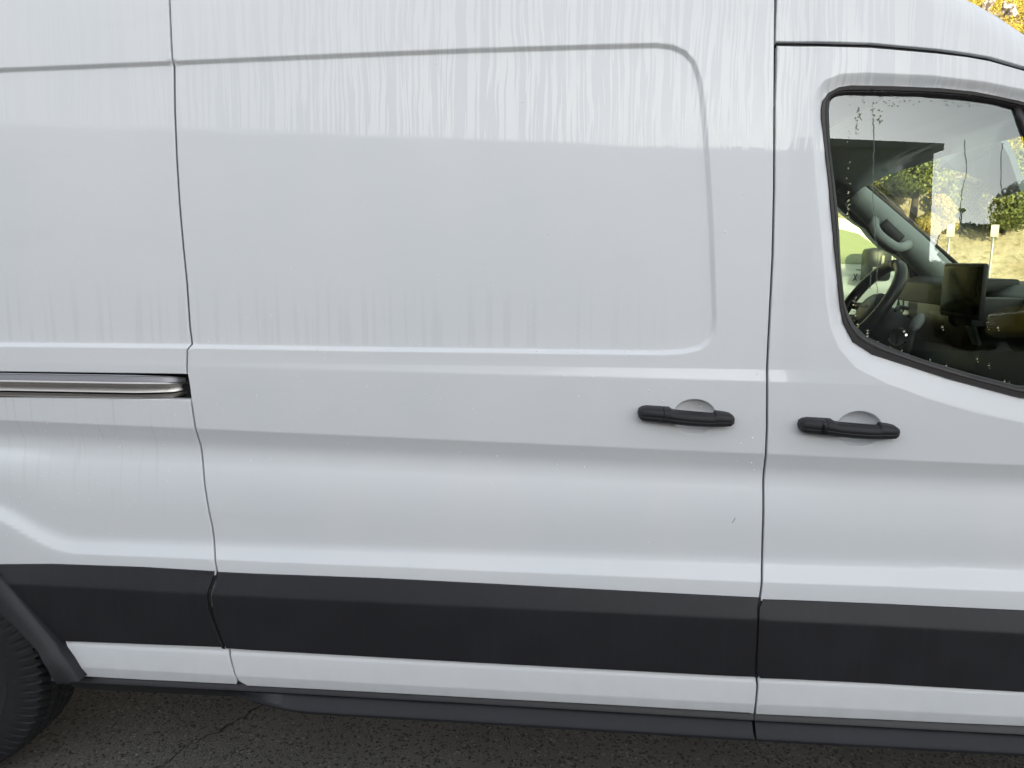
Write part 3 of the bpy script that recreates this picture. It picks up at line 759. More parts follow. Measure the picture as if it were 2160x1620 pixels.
# ---- door handles (modelled once, copied to the front door)
def handle():
    top = [(1346, 872), (1348, 864), (1355, 859.5), (1365, 858), (1399, 860), (1413, 861), (1418, 864.5), (1430, 866.5), (1453, 868.5), (1483, 871), (1507, 873), (1509, 869.5), (1512, 868.5), (1530, 871), (1541, 873.5), (1549, 879), (1552, 886)]
    bot = [(1346, 873), (1348, 882), (1353, 888), (1362, 890.5), (1401, 893.5), (1413, 894.5), (1418, 895), (1430, 896), (1453, 898.5), (1483, 900.5), (1507, 901.5), (1509, 901.6), (1512, 901.6), (1530, 901.5), (1541, 900.5), (1549, 896), (1552, 889)]
    tw = T(top, -.02); bw = T(bot, -.02); split = T([(1399.5, 870)], -.02)[0][0]
    xs_t, zs_t = zip(*tw); xs_b, zs_b = zip(*bw); cx = (tw[0][0] + tw[-1][0]) / 2
    yb = float(base_Y(np.array([cx]), np.array([1.16]))[0])
    def section(x):
        zt, zb = np.interp(x, xs_t, zs_t), np.interp(x, xs_b, zs_b); zc = (zt + zb) / 2; hh = max((zt - zb) / 2, .0008)
        u = (x - tw[0][0]) / (tw[-1][0] - tw[0][0]); e = min(1, min(u, 1 - u) / .06); e = math.sqrt(max(0, 1 - (1 - e) ** 2))
        dep = .010 + (.019 + .010 * math.sin(PI * min(1, max(0, u)))) * e; stand = .012 * S(np.array((min(u - .28, .84 - u)) / .1)) if .28 < u < .84 else 0
        row = []
        for k in range(21):
            t = -1 + 2 * k / 20; vy = (1 - abs(t) ** 5.0) ** .5 * (1 - .12 * abs(t + .15))
            yy = yb - dep * (.35 + .65 * vy)
            if k == 12: yy += .0010
            row.append((x, yy, zc + hh * -t))
        row.append((x, yb + .004 - float(stand), zc - hh)); row.append((x, yb + .004 - float(stand), zc + hh))
        return row
    ends = []
    for nm, (xa, xb) in (('handle_cap', (tw[0][0], split - .0006)), ('handle_grip', (split + .0006, tw[-1][0]))):
        n = 60; xs = [xa + (xb - xa) * i / n for i in range(n + 1)]
        extra = [q for q in xs_t if xa < q < xb]; xs = sorted(set(xs + extra + [q + .0006 for q in extra if q + .0006 < xb]))
        V, F = loft([section(x) for x in xs], True); V = [(v[0] - cx, v[1] - yb, v[2] - tw[5][1]) for v in V]
        ends.append((nm, V, F))
    return ends, (cx, yb, tw[5][1])
hd, hc = handle()
def place_handle(parent, loc, rot, label=None):
    g = mesh('door_handle', hd[1][1], hd[1][2], HANDLE); g.set_sharp_from_angle(angle=R(35))
    o = link('door_handle', g, parent); o.location = loc; o.rotation_euler = rot
    c = mesh('handle_cap', hd[0][1], hd[0][2], HANDLE); c.set_sharp_from_angle(angle=R(35))
    q = link('door_handle_cap', c, parent); q.location = loc; q.rotation_euler = rot
    return o
place_handle(SLIDE, hc, (0, 0, 0))
_p = T([(1686 + 67 * 219 / 207, 884.5)], -.02)[0]
_dx = T([(1687, 895)], -.02)[0][0] - T([(1346, 872)], -.02)[0][0]
h2 = (hc[0] + _dx, hc[1] + .0, T([(1753, 886)], -.02)[0][1] - .000)
place_handle(FRONT, h2, (0, 0, 0))
# lock slot in the cap of the front handle
lk = T([(1735, 903)], -.025)[0]; box('lock_slot', (lk[0], hc[1] - .0355, lk[1]), (.005, .008, .024), mat('lock_black', (.002, .002, .002), .3), FRONT, .0005)

# ---- wheels
def tyre_mesh():
    Rr, W = .358, .225; seg = 720
    prof = []       # (radius, y, kind)
    for r, y, k in [(.178, .035, 0), (.188, .012, 0), (.212, .006, 0), (.235, .003, 0), (.260, -.003, 0), (.262, -.0045, 0), (.268, -.0045, 0), (.270, -.003, 0), (.290, -.002, 0), (.308, .001, 0), (.320, .005, 1), (.330, .010, 1), (.338, .015, 1), (.345, .021, 1), (.350, .027, 2), (.3535, .034, 2), (.3550, .042, 2), (.3560, .050, 2), (.3565, .0535, 2), (.3475, .055, 3), (.3475, .063, 3), (.3572, .0645, 4),
                    (.3580, .075, 4), (.3582, .085, 4), (.3582, .0925, 4), (.3490, .094, 3), (.3490, .103, 3), (.3585, .1045, 5), (.3585, .1125, 5)]: prof.append((r, y, k))
    prof = prof + [(r, W - y, k) for r, y, k in reversed(prof[:-1])]
    n = len(prof); V = []; 
    for i in range(seg):
        a = 2 * PI * i / seg
        for r, y, k in prof:
            rr = r
            if k == 1: rr -= .0045 if (i % 9) < 3 else 0
            if k == 2:
                ph = (i + int(y * 120)) % 9; rr -= .009 if ph < 2 else (.0035 if ph == 5 else 0)
            if k == 4:
                ph = (i + int(y * 260) + 5) % 9; rr -= .009 if ph < 2 else (.0035 if ph == 5 else 0)
            if k == 5: rr -= .005 if (i % 12) in (1, 2) else 0
            V.append((rr * math.cos(a), y, rr * math.sin(a)))
    F = [(i * n + j, ((i + 1) % seg) * n + j, ((i + 1) % seg) * n + j + 1, i * n + j + 1) for i in range(seg) for j in range(n - 1)]
    me = mesh('tyre', V, F, TYRE); me.set_sharp_from_angle(angle=R(30)); return me
TM = tyre_mesh()
def van_wheel(cx, cy, flip=False):
    o = link('wheel', TM, VAN); o.location = (cx, cy - 1.0, .356); 
    if flip: o.rotation_euler = (0, 0, PI)
    lathe_y('rim', [(.182, .022), (.188, .015), (.184, .03), (.176, .05), (.16, .06), (.12, .045), (.08, .03), (.05, .02), (.0, .02)], RIM, o, 48)
    for k in range(5):
        a = k * 2 * PI / 5; b = box('wheel_nut', (.07 * math.cos(a), .022, .07 * math.sin(a)), (.02, .02, .02), RIM, o, .004)
    return o
van_wheel(-1.885, .06); van_wheel(1.99, .07); van_wheel(-1.885, 1.97, True); van_wheel(1.99, 1.985, True)
# mud flap and springs behind the rear wheel, seen below the sill

# ---- far side, roof, bonnet, ends
far_open = [at(px, py, 1.93) for px, py in [(1700, 360), (1778, 440), (1811, 468), (1830, 480), (1845, 500), (1873, 526), (1894, 534), (1911, 548), (1921, 561), (1928, 600), (1926, 660)]]
far_open = [(p[0], p[2]) for p in far_open]
far_open = [(.62, 1.20), (.58, 1.80), (.66, 1.86), (far_open[0][0] - .06, far_open[0][1] + .03)] + far_open + [(far_open[-1][0] - .05, 1.20)]
van_side = [(-2.95, .42), (1.52, .42), (1.56, .75), (2.42, .80), (2.75, .80), (2.78, 1.0), (2.70, 1.16), (2.30, 1.30), (1.80, 1.42), (1.52, 1.62), (1.25, 1.86), (.96, 2.02), (.78, 2.12), (.60, 2.24), (.50, 2.34), (.44, 2.42), (-2.95, 2.42)]
def flat_with_hole(name, outline, hole, y0, y1, m, parent):
    bm = bmesh.new()
    o = [Vector(p) for p in ccw(outline)]; h = [Vector(p) for p in ccw(hole)]
    ed = [(i, (i + 1) % len(o)) for i in range(len(o))] + [(len(o) + i, len(o) + (i + 1) % len(h)) for i in range(len(h))]
    vo, eo, fo, *_ = delaunay_2d_cdt(o + h, ed, [], 0, 1e-6)
    vs = [bm.verts.new((v[0], y0, v[1])) for v in vo]
    for f in fo:
        c = np.mean([(vo[i][0], vo[i][1]) for i in f], 0)[None]
        if seg_dist(c, o)[0] > 0 and seg_dist(c, h)[0] < 0: bm.faces.new([vs[i] for i in f])
    r = bmesh.ops.extrude_face_region(bm, geom=bm.faces[:])
    bmesh.ops.translate(bm, verts=[v for v in r['geom'] if isinstance(v, bmesh.types.BMVert)], vec=(0, y1 - y0, 0))
    return vpart(link(name, finish(bm, name, m, False), parent))
flat_with_hole('far_side_wall', van_side, far_open, 1.97, 2.03, PAINT, VAN)
fg = prism_xz('far_window_glass', offset_poly(ccw(far_open), -.01), 1.985, 1.989, WSHIELD, VAN); vpart(fg)
prof = [(-2.95, 2.42), (-2.9, 2.52), (-2.4, 2.56), (0, 2.57), (.30, 2.54), (.42, 2.48), (.50, 2.37), (.60, 2.27), (.70, 2.18), (.80, 2.105), (.88, 2.055), (.965, 2.005), (1.10, 1.955)]
prof = [(-2.95, 2.44), (-2.9, 2.52), (-2.4, 2.56), (0, 2.57), (.30, 2.54)] + [(x - .002, z - .0) for x, z in [(.44, 2.46), (.50, 2.35), (.545, 2.27), (.60, 2.215)] + sil] + [(1.13, 1.912), (1.22, 1.86)]
V = []; F = []
for (x, z) in prof:
    for (y, dz) in ((.17, -.012), (.22, .0), (.5, .028), (1.0, .036), (1.5, .028), (1.80, .0), (1.93, -.05), (1.97, -.10)): V.append((x, y, z + dz - .006))
for i in range(len(prof) - 1):
    for j in range(7): F.append((i * 8 + j, (i + 1) * 8 + j, (i + 1) * 8 + j + 1, i * 8 + j + 1))
ro = vpart(link('roof', mesh('roof', V, F, PAINT), VAN))
so_ = ro.modifiers.new('thickness', 'SOLIDIFY'); so_.thickness = .02; so_.offset = -1
# front fender, bonnet, nose, rear
def fender(y0, y1, nm):
    pts = [(1.54, .45), (1.58, .75), (1.69, 1.25), (1.675, 1.365), (1.80, 1.41), (2.30, 1.28), (2.66, 1.14), (2.76, .98), (2.76, .70), (2.48, .60)] + \
          [(1.99 + .44 * math.cos(R(a)), .37 + .44 * math.sin(R(a))) for a in range(32, 171, 9)]
    return vpart(prism_xz(nm, pts, y0, y1, PAINT, VAN, .006))
fender(.045, .10, 'front_wing'); fender(1.95, 2.0, 'front_wing')
prism_b = [(1.80, 1.415), (2.30, 1.29), (2.66, 1.15), (2.77, .98), (2.70, .95), (2.5, 1.1), (1.80, 1.36)]
vpart(prism_xz('bonnet', prism_b, .10, 1.95, PAINT, VAN, .012))
vpart(box('front_bumper', (2.76, 1.02, .62), (.16, 1.9, .36), CLAD, VAN, .04))
vpart(box('grille', (2.80, 1.02, .88), (.05, 1.2, .14), CLAD, VAN, .01))
for y in (.28, 1.76): vpart(box('headlight', (2.72, y, .98), (.14, .34, .18), mat('headlight_glass', (.5, .5, .5), .1), VAN, .03))
vpart(box('rear_wall', (-2.94, 1.03, 1.48), (.04, 1.80, 2.1), PAINT, VAN, .01))
vpart(box('bulkhead', (.36, 1.04, 1.45), (.03, 1.70, 1.9), TRIMD, VAN, 0))
vpart(box('cargo_liner', (-1.3, 1.05, 2.36), (3.2, 1.70, .03), DARK, VAN, 0))

# ================================================================== CAB INTERIOR
def quadsheet(name, grid, m, parent=VAN, thick=.012):
    n = len(grid[0]); V = [p for r in grid for p in r]; F = [(i * n + j, i * n + j + 1, (i + 1) * n + j + 1, (i + 1) * n + j) for i in range(len(grid) - 1) for j in range(n - 1)]
    o = vpart(link(name, mesh(name, V, F, m), parent)); s = o.modifiers.new('thickness', 'SOLIDIFY'); s.thickness = thick; s.offset = 0; return o
WT = at(1810, 374, 1.86); WB = at(2022, 562, 1.90)            # far lower and upper corner of the windscreen
hx, hz = WT[0], WT[2]
# headliner with the windscreen header
quadsheet('headliner', [[(x, y, z + .03 * math.sin(PI * (y - .1) / 1.85)) for y in np.linspace(.13, 1.93, 9)] for x, z in ((.38, 2.05), (.7, 2.04), (hx - .22, 1.985), (hx - .08, hz + .035), (hx, hz + .004))], LINER)
quadsheet('header_trim', [[(x, y, z + .012 * math.sin(PI * (y - .1) / 1.85)) for y in np.linspace(.13, 1.93, 9)] for x, z in ((hx - .10, hz + .03), (hx - .03, hz - .006), (hx + .01, hz - .002), (hx + .02, hz + .02))], TRIMD)
# side rail above the far window, dark trim
tube('roof_side_trim', [(.40, 0.93, 1.97), (.7, .93, 1.96), (hx - .25, .92, 1.925), (hx - .02, .89, hz - .02)], .075, TRIMD, VAN, 5, 12, squash=(.8, 1.0))
# far windscreen pillar
p0 = Vector(at(1798, 408, 1.88)); p1 = Vector(at(1868, 470, 1.88)); p2 = Vector(at(1938, 534, 1.89)); p3 = Vector(at(1998, 600, 1.92)); p4 = p3 + Vector((.12, .02, -.20))
o = tube('windscreen_pillar_trim', [p0, p1, p2, p3, p4], (.072, .092), TRIM, VAN, 6, 16, squash=(.78, .85)); vpart(o)
o = tube('windscreen_edge', [Vector(at(1806, 370, 1.93)), Vector(at(1880, 440, 1.93)), Vector(at(1994, 536, 1.93)), Vector(at(2026, 565, 1.93))], .010, SEAL, VAN, 4, 8); vpart(o)
# grab handle on the pillar
gh = [Vector(at(px, py, Y)) for px, py, Y in ((1846, 462, 1.84), (1845, 478, 1.78), (1853, 494, 1.75), (1872, 510, 1.75), (1890, 521, 1.75), (1904, 521, 1.76), (1917, 516, 1.82))]
o = tube('grab_handle', gh, .021, TRIM, VAN, 5, 12, squash=(1, .8)); vpart(o)
# recess behind the handle
o = tube('handle_recess', [Vector(at(1862, 470, 1.80)), Vector(at(1885, 492, 1.80)), Vector(at(1900, 506, 1.80))], .024, TRIMD, VAN, 4, 10, squash=(1, .4)); vpart(o)
# far door inner frame beside the window: dark rubber
fr = [Vector((p[0], 1.955, p[1])) for p in far_open[4:14]]
o = tube('far_window_seal', [v + Vector((.014, 0, .008)) for v in fr], .020, TRIMD, VAN, 3, 10); vpart(o)
vpart(prism_xz('far_door_lining', [(.45, .45), (.50, 1.27), (1.62, 1.27), (1.60, .45)], 1.90, 1.95, TRIMD, VAN, .01))
# windscreen
ws = [[(hx + .012, .16, hz + .035), (hx + .05, 1.0, hz + .04), (hx + .012, 1.92, hz + .035)], [(1.83, .12, 1.415), (1.97, 1.0, 1.40), (1.83, 1.95, 1.415)]]
V = []; F = []
for i in range(9):
    t = i / 8
    for j in range(9):
        s = j / 8; a = [Vector(p) for p in ws[0]]; b = [Vector(p) for p in ws[1]]
        q = lambda c: c[0] * (1 - s) * (1 - 2 * s) + c[1] * 4 * s * (1 - s) + c[2] * s * (2 * s - 1)
        V.append(tuple(q(a).lerp(q(b), t)))
for i in range(8):
    for j in range(8): F.append((i * 9 + j, i * 9 + j + 1, i * 9 + 10 + j, i * 9 + 9 + j))
vpart(link('windscreen', mesh('windscreen', V, F, WSHIELD), VAN))
# dashboard
dash = [(1.90, 1.36), (1.84, 1.425), (1.72, 1.442), (1.60, 1.43), (1.53, 1.395), (1.50, 1.33), (1.52, 1.22), (1.46, 1.10), (1.50, .98), (1.58, .90), (1.90, .90)]
vpart(prism_xz('dashboard', dash, .14, 1.92, TRIMD, VAN, .012, 3))
# instrument hood in front of the driver
hood = [(1.40, 1.345), (1.415, 1.43), (1.47, 1.452), (1.64, 1.452), (1.64, 1.40), (1.46, 1.40), (1.435, 1.35)]
vpart(prism_xz('instrument_hood', hood, 1.28, 1.80, TRIMD, VAN, .010, 3))
vpart(prism_xz('instrument_panel', [(1.48, 1.18), (1.49, 1.40), (1.60, 1.40), (1.60, 1.18)], 1.30, 1.78, mat('brown_black_panel', (.030, .020, .018), .35), VAN, .008))
vpart(prism_xz('dashboard_edge', [(1.485, 1.20), (1.425, 1.345), (1.435, 1.352), (1.498, 1.21)], 1.22, 1.275, TRIM, VAN, .004))
# centre screen
sc = vpart(box('centre_screen', (1.350, 1.10, 1.415), (.022, .285, .195), TRIMD, VAN, .010))
box('screen_glass', (1.3375, 1.10, 1.418), (.003, .262, .165), SCREEN, sc, .001)
vpart(box('screen_stand', (1.45, 1.10, 1.34), (.18, .12, .10), TRIMD, VAN, .008))
# start knob and lever
o = vpart(lathe_y('start_button', [(.0, -.004), (.016, -.004), (.021, -.006), (.025, -.002), (.025, .02)], CHROME, VAN, 32)); q_ = at(1893, 712, 1.25); o.location = (q_[0], .25, q_[2]); o.rotation_euler = (0, 0, -R(40)); o.scale = (1.5, 1.2, 1.5)
q_ = Vector(at(1935, 680, 1.15)) - Vector((0, 1, 0)); bm = bmesh.new(); bmesh.ops.create_uvsphere(bm, u_segments=20, v_segments=12, radius=1, matrix=Matrix.Translation(q_) @ Matrix.Rotation(R(28), 4, 'Y') @ Matrix.Diagonal((.020, .024, .036, 1))); link('gear_knob', finish(bm, 'gear_knob', TRIM, True), VAN)
tube('gear_lever', [q_ - Vector((0.03, 0, .14)), q_ - Vector((.01, 0, .03))], .010, TRIMD, VAN, 2, 10)
tube('column_stalk', [(1.30, .42, 1.33), (1.24, .36, 1.34), (1.20, .29, 1.33)], .008, TRIMD, VAN, 4, 8)
for y in (.42, 1.30): 
    vpart(lathe_y('air_vent', [(0, 0), (.030, -.004), (.040, -.010), (.045, .0), (.045, .02)], TRIMD, VAN, 24)).location = (1.50, y - 1 + .1, 1.30)
# steering wheel
SW = Vector(at(1828, 640, 1.50)); TL = R(33)
fwd = Vector((math.cos(TL), 0, -math.sin(TL))); upv = Vector((math.sin(TL), 0, math.cos(TL))); lat = Vector((0, 1, 0))
ring = [SW + upv * .188 * math.cos(a) + lat * .188 * math.sin(a) for a in [2 * PI * i / 72 for i in range(72)]]
st = tube('steering_wheel', ring, .0235, LEATH, VAN, 1, 14, closed=True); vpart(st)
def hubmesh():
    V = []; F = []; rings = [(.105, .030), (.10, -.004), (.08, -.022), (.045, -.030), (.0, -.031)]
    for r, d in rings:
        for j in range(32):
            a = 2 * PI * j / 32; V.append(tuple(SW + fwd * (d + .03) + upv * (r * .80 * math.cos(a) - .012) + lat * r * math.sin(a)))
    for i in range(len(rings) - 1):
        for j in range(32): k = (j + 1) % 32; F.append((i * 32 + j, i * 32 + k, (i + 1) * 32 + k, (i + 1) * 32 + j))
    return mesh('wheel_hub', V, F, LEATH)
link('wheel_hub', hubmesh(), st)
link('hub_badge', mesh('hub_badge', [tuple(SW + fwd * (-.0025) + upv * (.010 * math.cos(a) - .012) + lat * .026 * math.sin(a)) for a in [2 * PI * i / 24 for i in range(24)]], [tuple(range(24))], TRIM, False), st)
for a in (R(95), R(-95), R(180)):
    d = upv * math.cos(a) + lat * math.sin(a)
    tube('spoke', [SW + fwd * .028 + d * .07, SW + fwd * .018 + d * .13, SW + d * .185], (.020, .014), LEATH, st, 4, 10, squash=(1, .5))
tube('column_shroud', [tuple(SW + fwd * .06 - upv * .03 - Vector((0, 1, 0))), tuple(SW + fwd * .2 - upv * .04 - Vector((0, 1, 0)))], (.075, .085), TRIMD, VAN, 2, 16)
# seats
def seat(y, nm):
    o = vpart(box(nm, (.86, y, .92), (.50, .50, .16), SEATM, VAN, .05))
    b = box('backrest', (.56, y, 1.26), (.13, .48, .60), SEATM, o, .05, Matrix.Rotation(R(-12), 4, 'Y'))
    box('headrest', (.48, y, 1.66), (.10, .26, .20), SEATM, o, .04)
SEATM = plastic('dark_seat_cloth', (.03, .031, .034), .9, 1200, .3)
seat(1.50, 'driver_seat')
o = vpart(box('passenger_seat', (.76, .52, .86), (.50, .50, .16), SEATM, VAN, .05)); box('backrest', (.44, .52, 1.22), (.13, .48, .60), SEATM, o, .05, Matrix.Rotation(R(-8), 4, 'Y'))
vpart(box('cab_floor', (.95, 1.02, .50), (1.2, 1.75, .05), TRIMD, VAN, 0))
# sun visors hanging below the header
def visor(c):
    P_ = [Vector(p) for p in c]; V = [tuple(p) for p in P_] + [tuple(p + Vector((.018, 0, .006))) for p in P_]; n = len(P_)
    F = [tuple(range(n)), tuple(range(n, 2 * n))[::-1]] + [(i, (i + 1) % n, n + (i + 1) % n, n + i) for i in range(n)]
    return vpart(link('sun_visor', mesh('sun_visor', V, F, TRIM, False), VAN))
visor([at(1982, 330, 1.45), at(1982, 352, 1.42), at(2040, 367, 1.18), at(2084, 387, 1.0), at(2087, 408, .99), at(2100, 418, .95), at(2153, 404, .80), at(2128, 330, .85), at(2098, 274, .95)])
# far door mirror
mo = vpart(box('door_mirror', (at(1908, 600, 2.2)[0] + .03, 2.27, 1.42), (.07, .22, .36), CLAD, VAN, .03)); box('mirror_glass', (at(1908, 600, 2.2)[0] - .0065, 2.27, 1.42), (.004, .17, .31), mat('mirror_silver', (.8, .85, .85), .03, 1.0), mo, .002)
mo = vpart(box('door_mirror', (1.50, -.24, 1.42), (.08, .22, .36), CLAD, VAN, .03)); box('mirror_arm', (1.50, -.06, 1.34), (.07, .20, .07), CLAD, mo, .015)

# ================================================================== WATER on the van
def drop_mesh(name, pts, parent, m=WATER):
    """pts: (position, radius, normal-flatten) small lens shaped drops"""
    V = []; F = []
    for (p, r, sx, sz) in pts:
        b = len(V); n = 8
        for rr, h in ((1, 0), (.8, .45), (.42, .72)):
            for j in range(n):
                a = 2 * PI * j / n; V.append((p[0] + rr * r * sx * math.cos(a), p[1] - h * r, p[2] + rr * r * sz * math.sin(a)))
        V.append((p[0], p[1] - .8 * r, p[2]))
        for k in range(2):
            for j in range(n): q = (j + 1) % n; F.append((b + k * n + j, b + k * n + q, b + (k + 1) * n + q, b + (k + 1) * n + j))
        for j in range(n): F.append((b + 2 * n + j, b + 2 * n + (j + 1) % n, b + 3 * n))
    o = link(name, mesh(name, V, F, m), parent); o['kind'] = 'stuff'; return o
def fy(x, z, f='all'): return float(flank_Y(np.array([x]), np.array([z]), f)[0])
dr = []
for _ in range(260):
    px, py = random.uniform(410, 1600), random.choice([random.gauss(880, 70), random.gauss(640, 60), random.uniform(120, 1150), 738 + random.gauss(0, 6)])
    x, z = T([(px, py)])[0]; dr.append(((x, fy(x, z, 'door') - .0002, z), random.choice([.0008, .001, .0012, .002]), 1, 1.15))
drop_mesh('water_drops', dr, SLIDE, BEAD)
dr = []
for _ in range(200):
    px, py = random.uniform(4, 380), random.choice([random.gauss(900, 60), random.uniform(990, 1140), random.uniform(160, 700)])
    x, z = T([(px, py)])[0]
    if slot_b[1] - .01 < z < slot_t[1] + .01: continue
    dr.append(((x, fy(x, z, 'quarter') - .0002, z), random.choice([.0008, .001, .0013]), 1, 1.15))
drop_mesh('water_drops', dr, QUART, BEAD)
dr = []
for px0, ys in ((1790, (250, 470)), (1806, (243, 285)), (1813, (228, 255)), (1842, (214, 250)), (1803, (620, 690)), (1788, (430, 470)), (1855, (225, 262))):
    for _ in range(16):
        py = random.uniform(*ys); p = on_glass(px0 + random.gauss(0, 2.2), py); dr.append((p, random.choice([.0009, .0012, .0018]), 1, 1.3))
for px, py in ((1809, 683), (1829, 702), (1852, 722), (1877, 731), (1902, 738), (1962, 758), (1996, 770), (2060, 756), (2086, 769), (2119, 803), (2129, 806), (1988, 689), (2105, 690), (1830, 696), (1829, 708)):
    dr.append((on_glass(px, py), .0022, 1, 1.5)); dr.append((on_glass(px + 2, py + 6), .0014, 1, 1.2))
for _ in range(40): dr.append((on_glass(random.uniform(1780, 2150), random.uniform(210, 225)), .0014, 1, 1.2))
drop_mesh('glass_drops', dr, FRONT)
for pts in ([(1841, 250), (1842, 275), (1844, 300), (1842, 330), (1843, 372), (1842, 410), (1844, 440), (1848, 470), (1846, 495), (1850, 520), (1852, 550), (1848, 590), (1851, 620), (1846, 655)],
            [(2034, 295), (2034, 320), (2038, 350), (2037, 375), (2030, 405), (2026, 430), (2025, 460), (2023, 500)], [(2114, 302), (2113, 330), (2112, 370), (2114, 405), (2115, 440)], [(1835, 573), (1836, 590), (1835, 610)]):
    P_ = smooth_path([on_glass(a + random.uniform(-1.5, 1.5), b) for a, b in pts], 5)
    P_ = [p + Vector((random.gauss(0, .0005), 0, 0)) for p in P_]
    tube('water_run', P_, .0011, RUN, FRONT, 1, 6, squash=(1, .5))
dr = []
for _ in range(70):
    px = random.uniform(1790, 2155); t = (px - 1790) / 365; py = 181 + 22 * t * t + random.uniform(2, 17)
    x, z = T([(px, py)])[0]; dr.append(((x, fy(x, z) + .0085, z), random.choice([.0012, .0018, .0024]), 1, 1.2))
for _ in range(60):
    px = random.uniform(1645, 2155); t = (px - 1645) / 510; py = 97 + 48 * t ** 2.4 + random.uniform(-2, 3); x, z = T([(px, py)])[0]; dr.append(((x, fy(x, z) + .006, z), random.choice([.0012, .0018]), 1, 1))
for _ in range(60):
    px = random.uniform(520, 1580); t = (px - 500) / 1100; py = 1445 + 60 * t; x, z = T([(px, py)])[0]; dr.append(((x, fy(x, z) + .001, z - .001), random.choice([.0012, .0018, .0024]), 1, 1))
drop_mesh('trim_drops', dr, FRONT)

# ================================================================== OTHER CARS
def paint(name, col, rough=.3):
    m = mat(name, col, rough, 0, .5, 1.0, .03); return m
WHEELM = None
def small_wheel(parent, x, y, r, wd, side):
    o = lathe_y('wheel', [(r * .58, .02), (r * .62, .0), (r * .8, -.006), (r * .95, .012), (r, .04), (r, wd - .04), (r * .95, wd), (r * .5, wd)], TYRE, parent, 40)
    o.location = (x, y, r); 
    if side < 0: o.rotation_euler = (0, 0, PI)
    lathe_y('rim', [(r * .60, .015), (r * .55, .03), (r * .35, .02), (r * .15, .01), (0, .01)], RIM, o, 30)
    return o
def car(name, label, cat, loc, rz, col, body, glassp, W, wheels, wr, lower=None, stripe=None):
    """body: side outline (x,z) below the windows; glassp: greenhouse outline; both extruded to width"""
    t = thing(name, label, cat, loc); t.rotation_euler = (0, 0, rz); pm = paint(name + '_paint', col)
    y0, y1 = -W / 2, W / 2
    arches = []
    b = prism_xz('body', body, y0, y1, pm, t, .045, 3)
    g0 = glassp['roof']
    bm = bmesh.new()
    a = [bm.verts.new((p[0], y0 + .06 + .16 * max(0, (p[1] - g0[0][1])) / .5, p[1])) for p in g0]; c = [bm.verts.new((p[0], -(y0 + .06 + .16 * max(0, (p[1] - g0[0][1])) / .5), p[1])) for p in g0]
    bm.faces.new(a); bm.faces.new(list(reversed(c)))
    for i in range(len(a)): k = (i + 1) % len(a); bm.faces.new((a[i], c[i], c[k], a[k]))
    link('cab', finish(bm, 'cab', pm, True, .03, 3, 35), t)
    for w_ in glassp['windows']:
        for s in (-1, 1):
            V = [(p[0], s * (-(y0 + .06 + .16 * max(0, (p[1] - g0[0][1])) / .5) + .004) , p[1]) for p in w_]
            F = [tuple(range(len(V)))] if s < 0 else [tuple(range(len(V)))[::-1]]
            o = link('side_window', mesh('side_window', V, F, CARGLASS, False), t)
    for x in wheels:
        for s in (-1, 1):
            arch = prism_xz('wheel_arch', [(x + (wr + .07) * math.cos(R(q)), wr + (wr + .07) * math.sin(R(q))) for q in range(0, 360, 18)], s * (W / 2 - .10), s * (W / 2 + .003), DARK, t)
            small_wheel(t, x, s * (W / 2 + .008), wr, .22, -s)
    return t, pm
def mirror(t, x, z, W, m, s, sx=.16, sz=.24):
    o = box('door_mirror', (x, s * (W / 2 + .16), z), (sx, .20, sz), m, t, .04); box('mirror_arm', (x, s * (W / 2 + .02), z - sz * .3), (.06, .16, .05), m, o, .01); return o
GREENG = mat('window_painted_green', (.25, .28, .17), .08, 0, .6)  # opaque green painted in for sunlit trees showing through clear glass
# white pickup beyond the van, facing the same way
pb = [(-3.2, .55), (-3.2, 1.28), (-1.0, 1.36), (-.95, 1.44), (1.02, 1.42), (1.15, 1.38), (2.30, 1.22), (2.42, 1.05), (2.42, .55), (2.2, .45), (-3.0, .45)]
pg = {'roof': [(-1.15, 1.40), (-1.05, 1.84), (-.85, 1.93), (.10, 1.93), (.40, 1.86), (1.12, 1.40)],
      'windows': [[(-.92, 1.50), (-.86, 1.80), (-.30, 1.85), (-.28, 1.50)], [(-.20, 1.50), (-.20, 1.85), (.12, 1.83), (.38, 1.76), (.66, 1.56), (.55, 1.49)]]}
WP, wpm = car('white_pickup', 'white pickup truck with a black towing mirror, seen through the cab windows of the van', 'pickup truck', (2.02, 6.05, 0), 0, (.80, .80, .79), pb, pg, 2.0, (-2.0, 1.62), .40)
for ch in WP.children:
    if ch.name.startswith('side_window'): ch.data.materials[0] = GREENG
mo = mirror(WP, .43, 1.49, 2.0, mat('mirror_black', (.03, .03, .033), .35), -1, .20, .28)
YM = -1.0 - .27
for c_, s_ in (((.43, YM, 1.46), (.13, .006, .022)), ((.44, YM, 1.49), (.022, .007, .15))): box('mirror_tape', c_, s_, mat('cream_tape', (.75, .68, .5), .5), mo, .001)
mirror(WP, .43, 1.49, 2.0, CLAD, 1, .20, .28)
for hx_ in (-.25, .80): box('door_seam', (hx_, -1.002, .98), (.008, .006, .75), DARK, WP, 0)
box('door_handle', (-.12, -1.012, 1.28), (.18, .03, .035), CLAD, WP, .008)
# grease pencil marks on its door: an X and a slanted line with a V
gm = mat('pencil_mark', (.10, .11, .12), .7)
def mark(pts): tube('pencil_mark', [(x, -1.004, z) for x, z in pts], .0045, gm, WP, 4, 6)
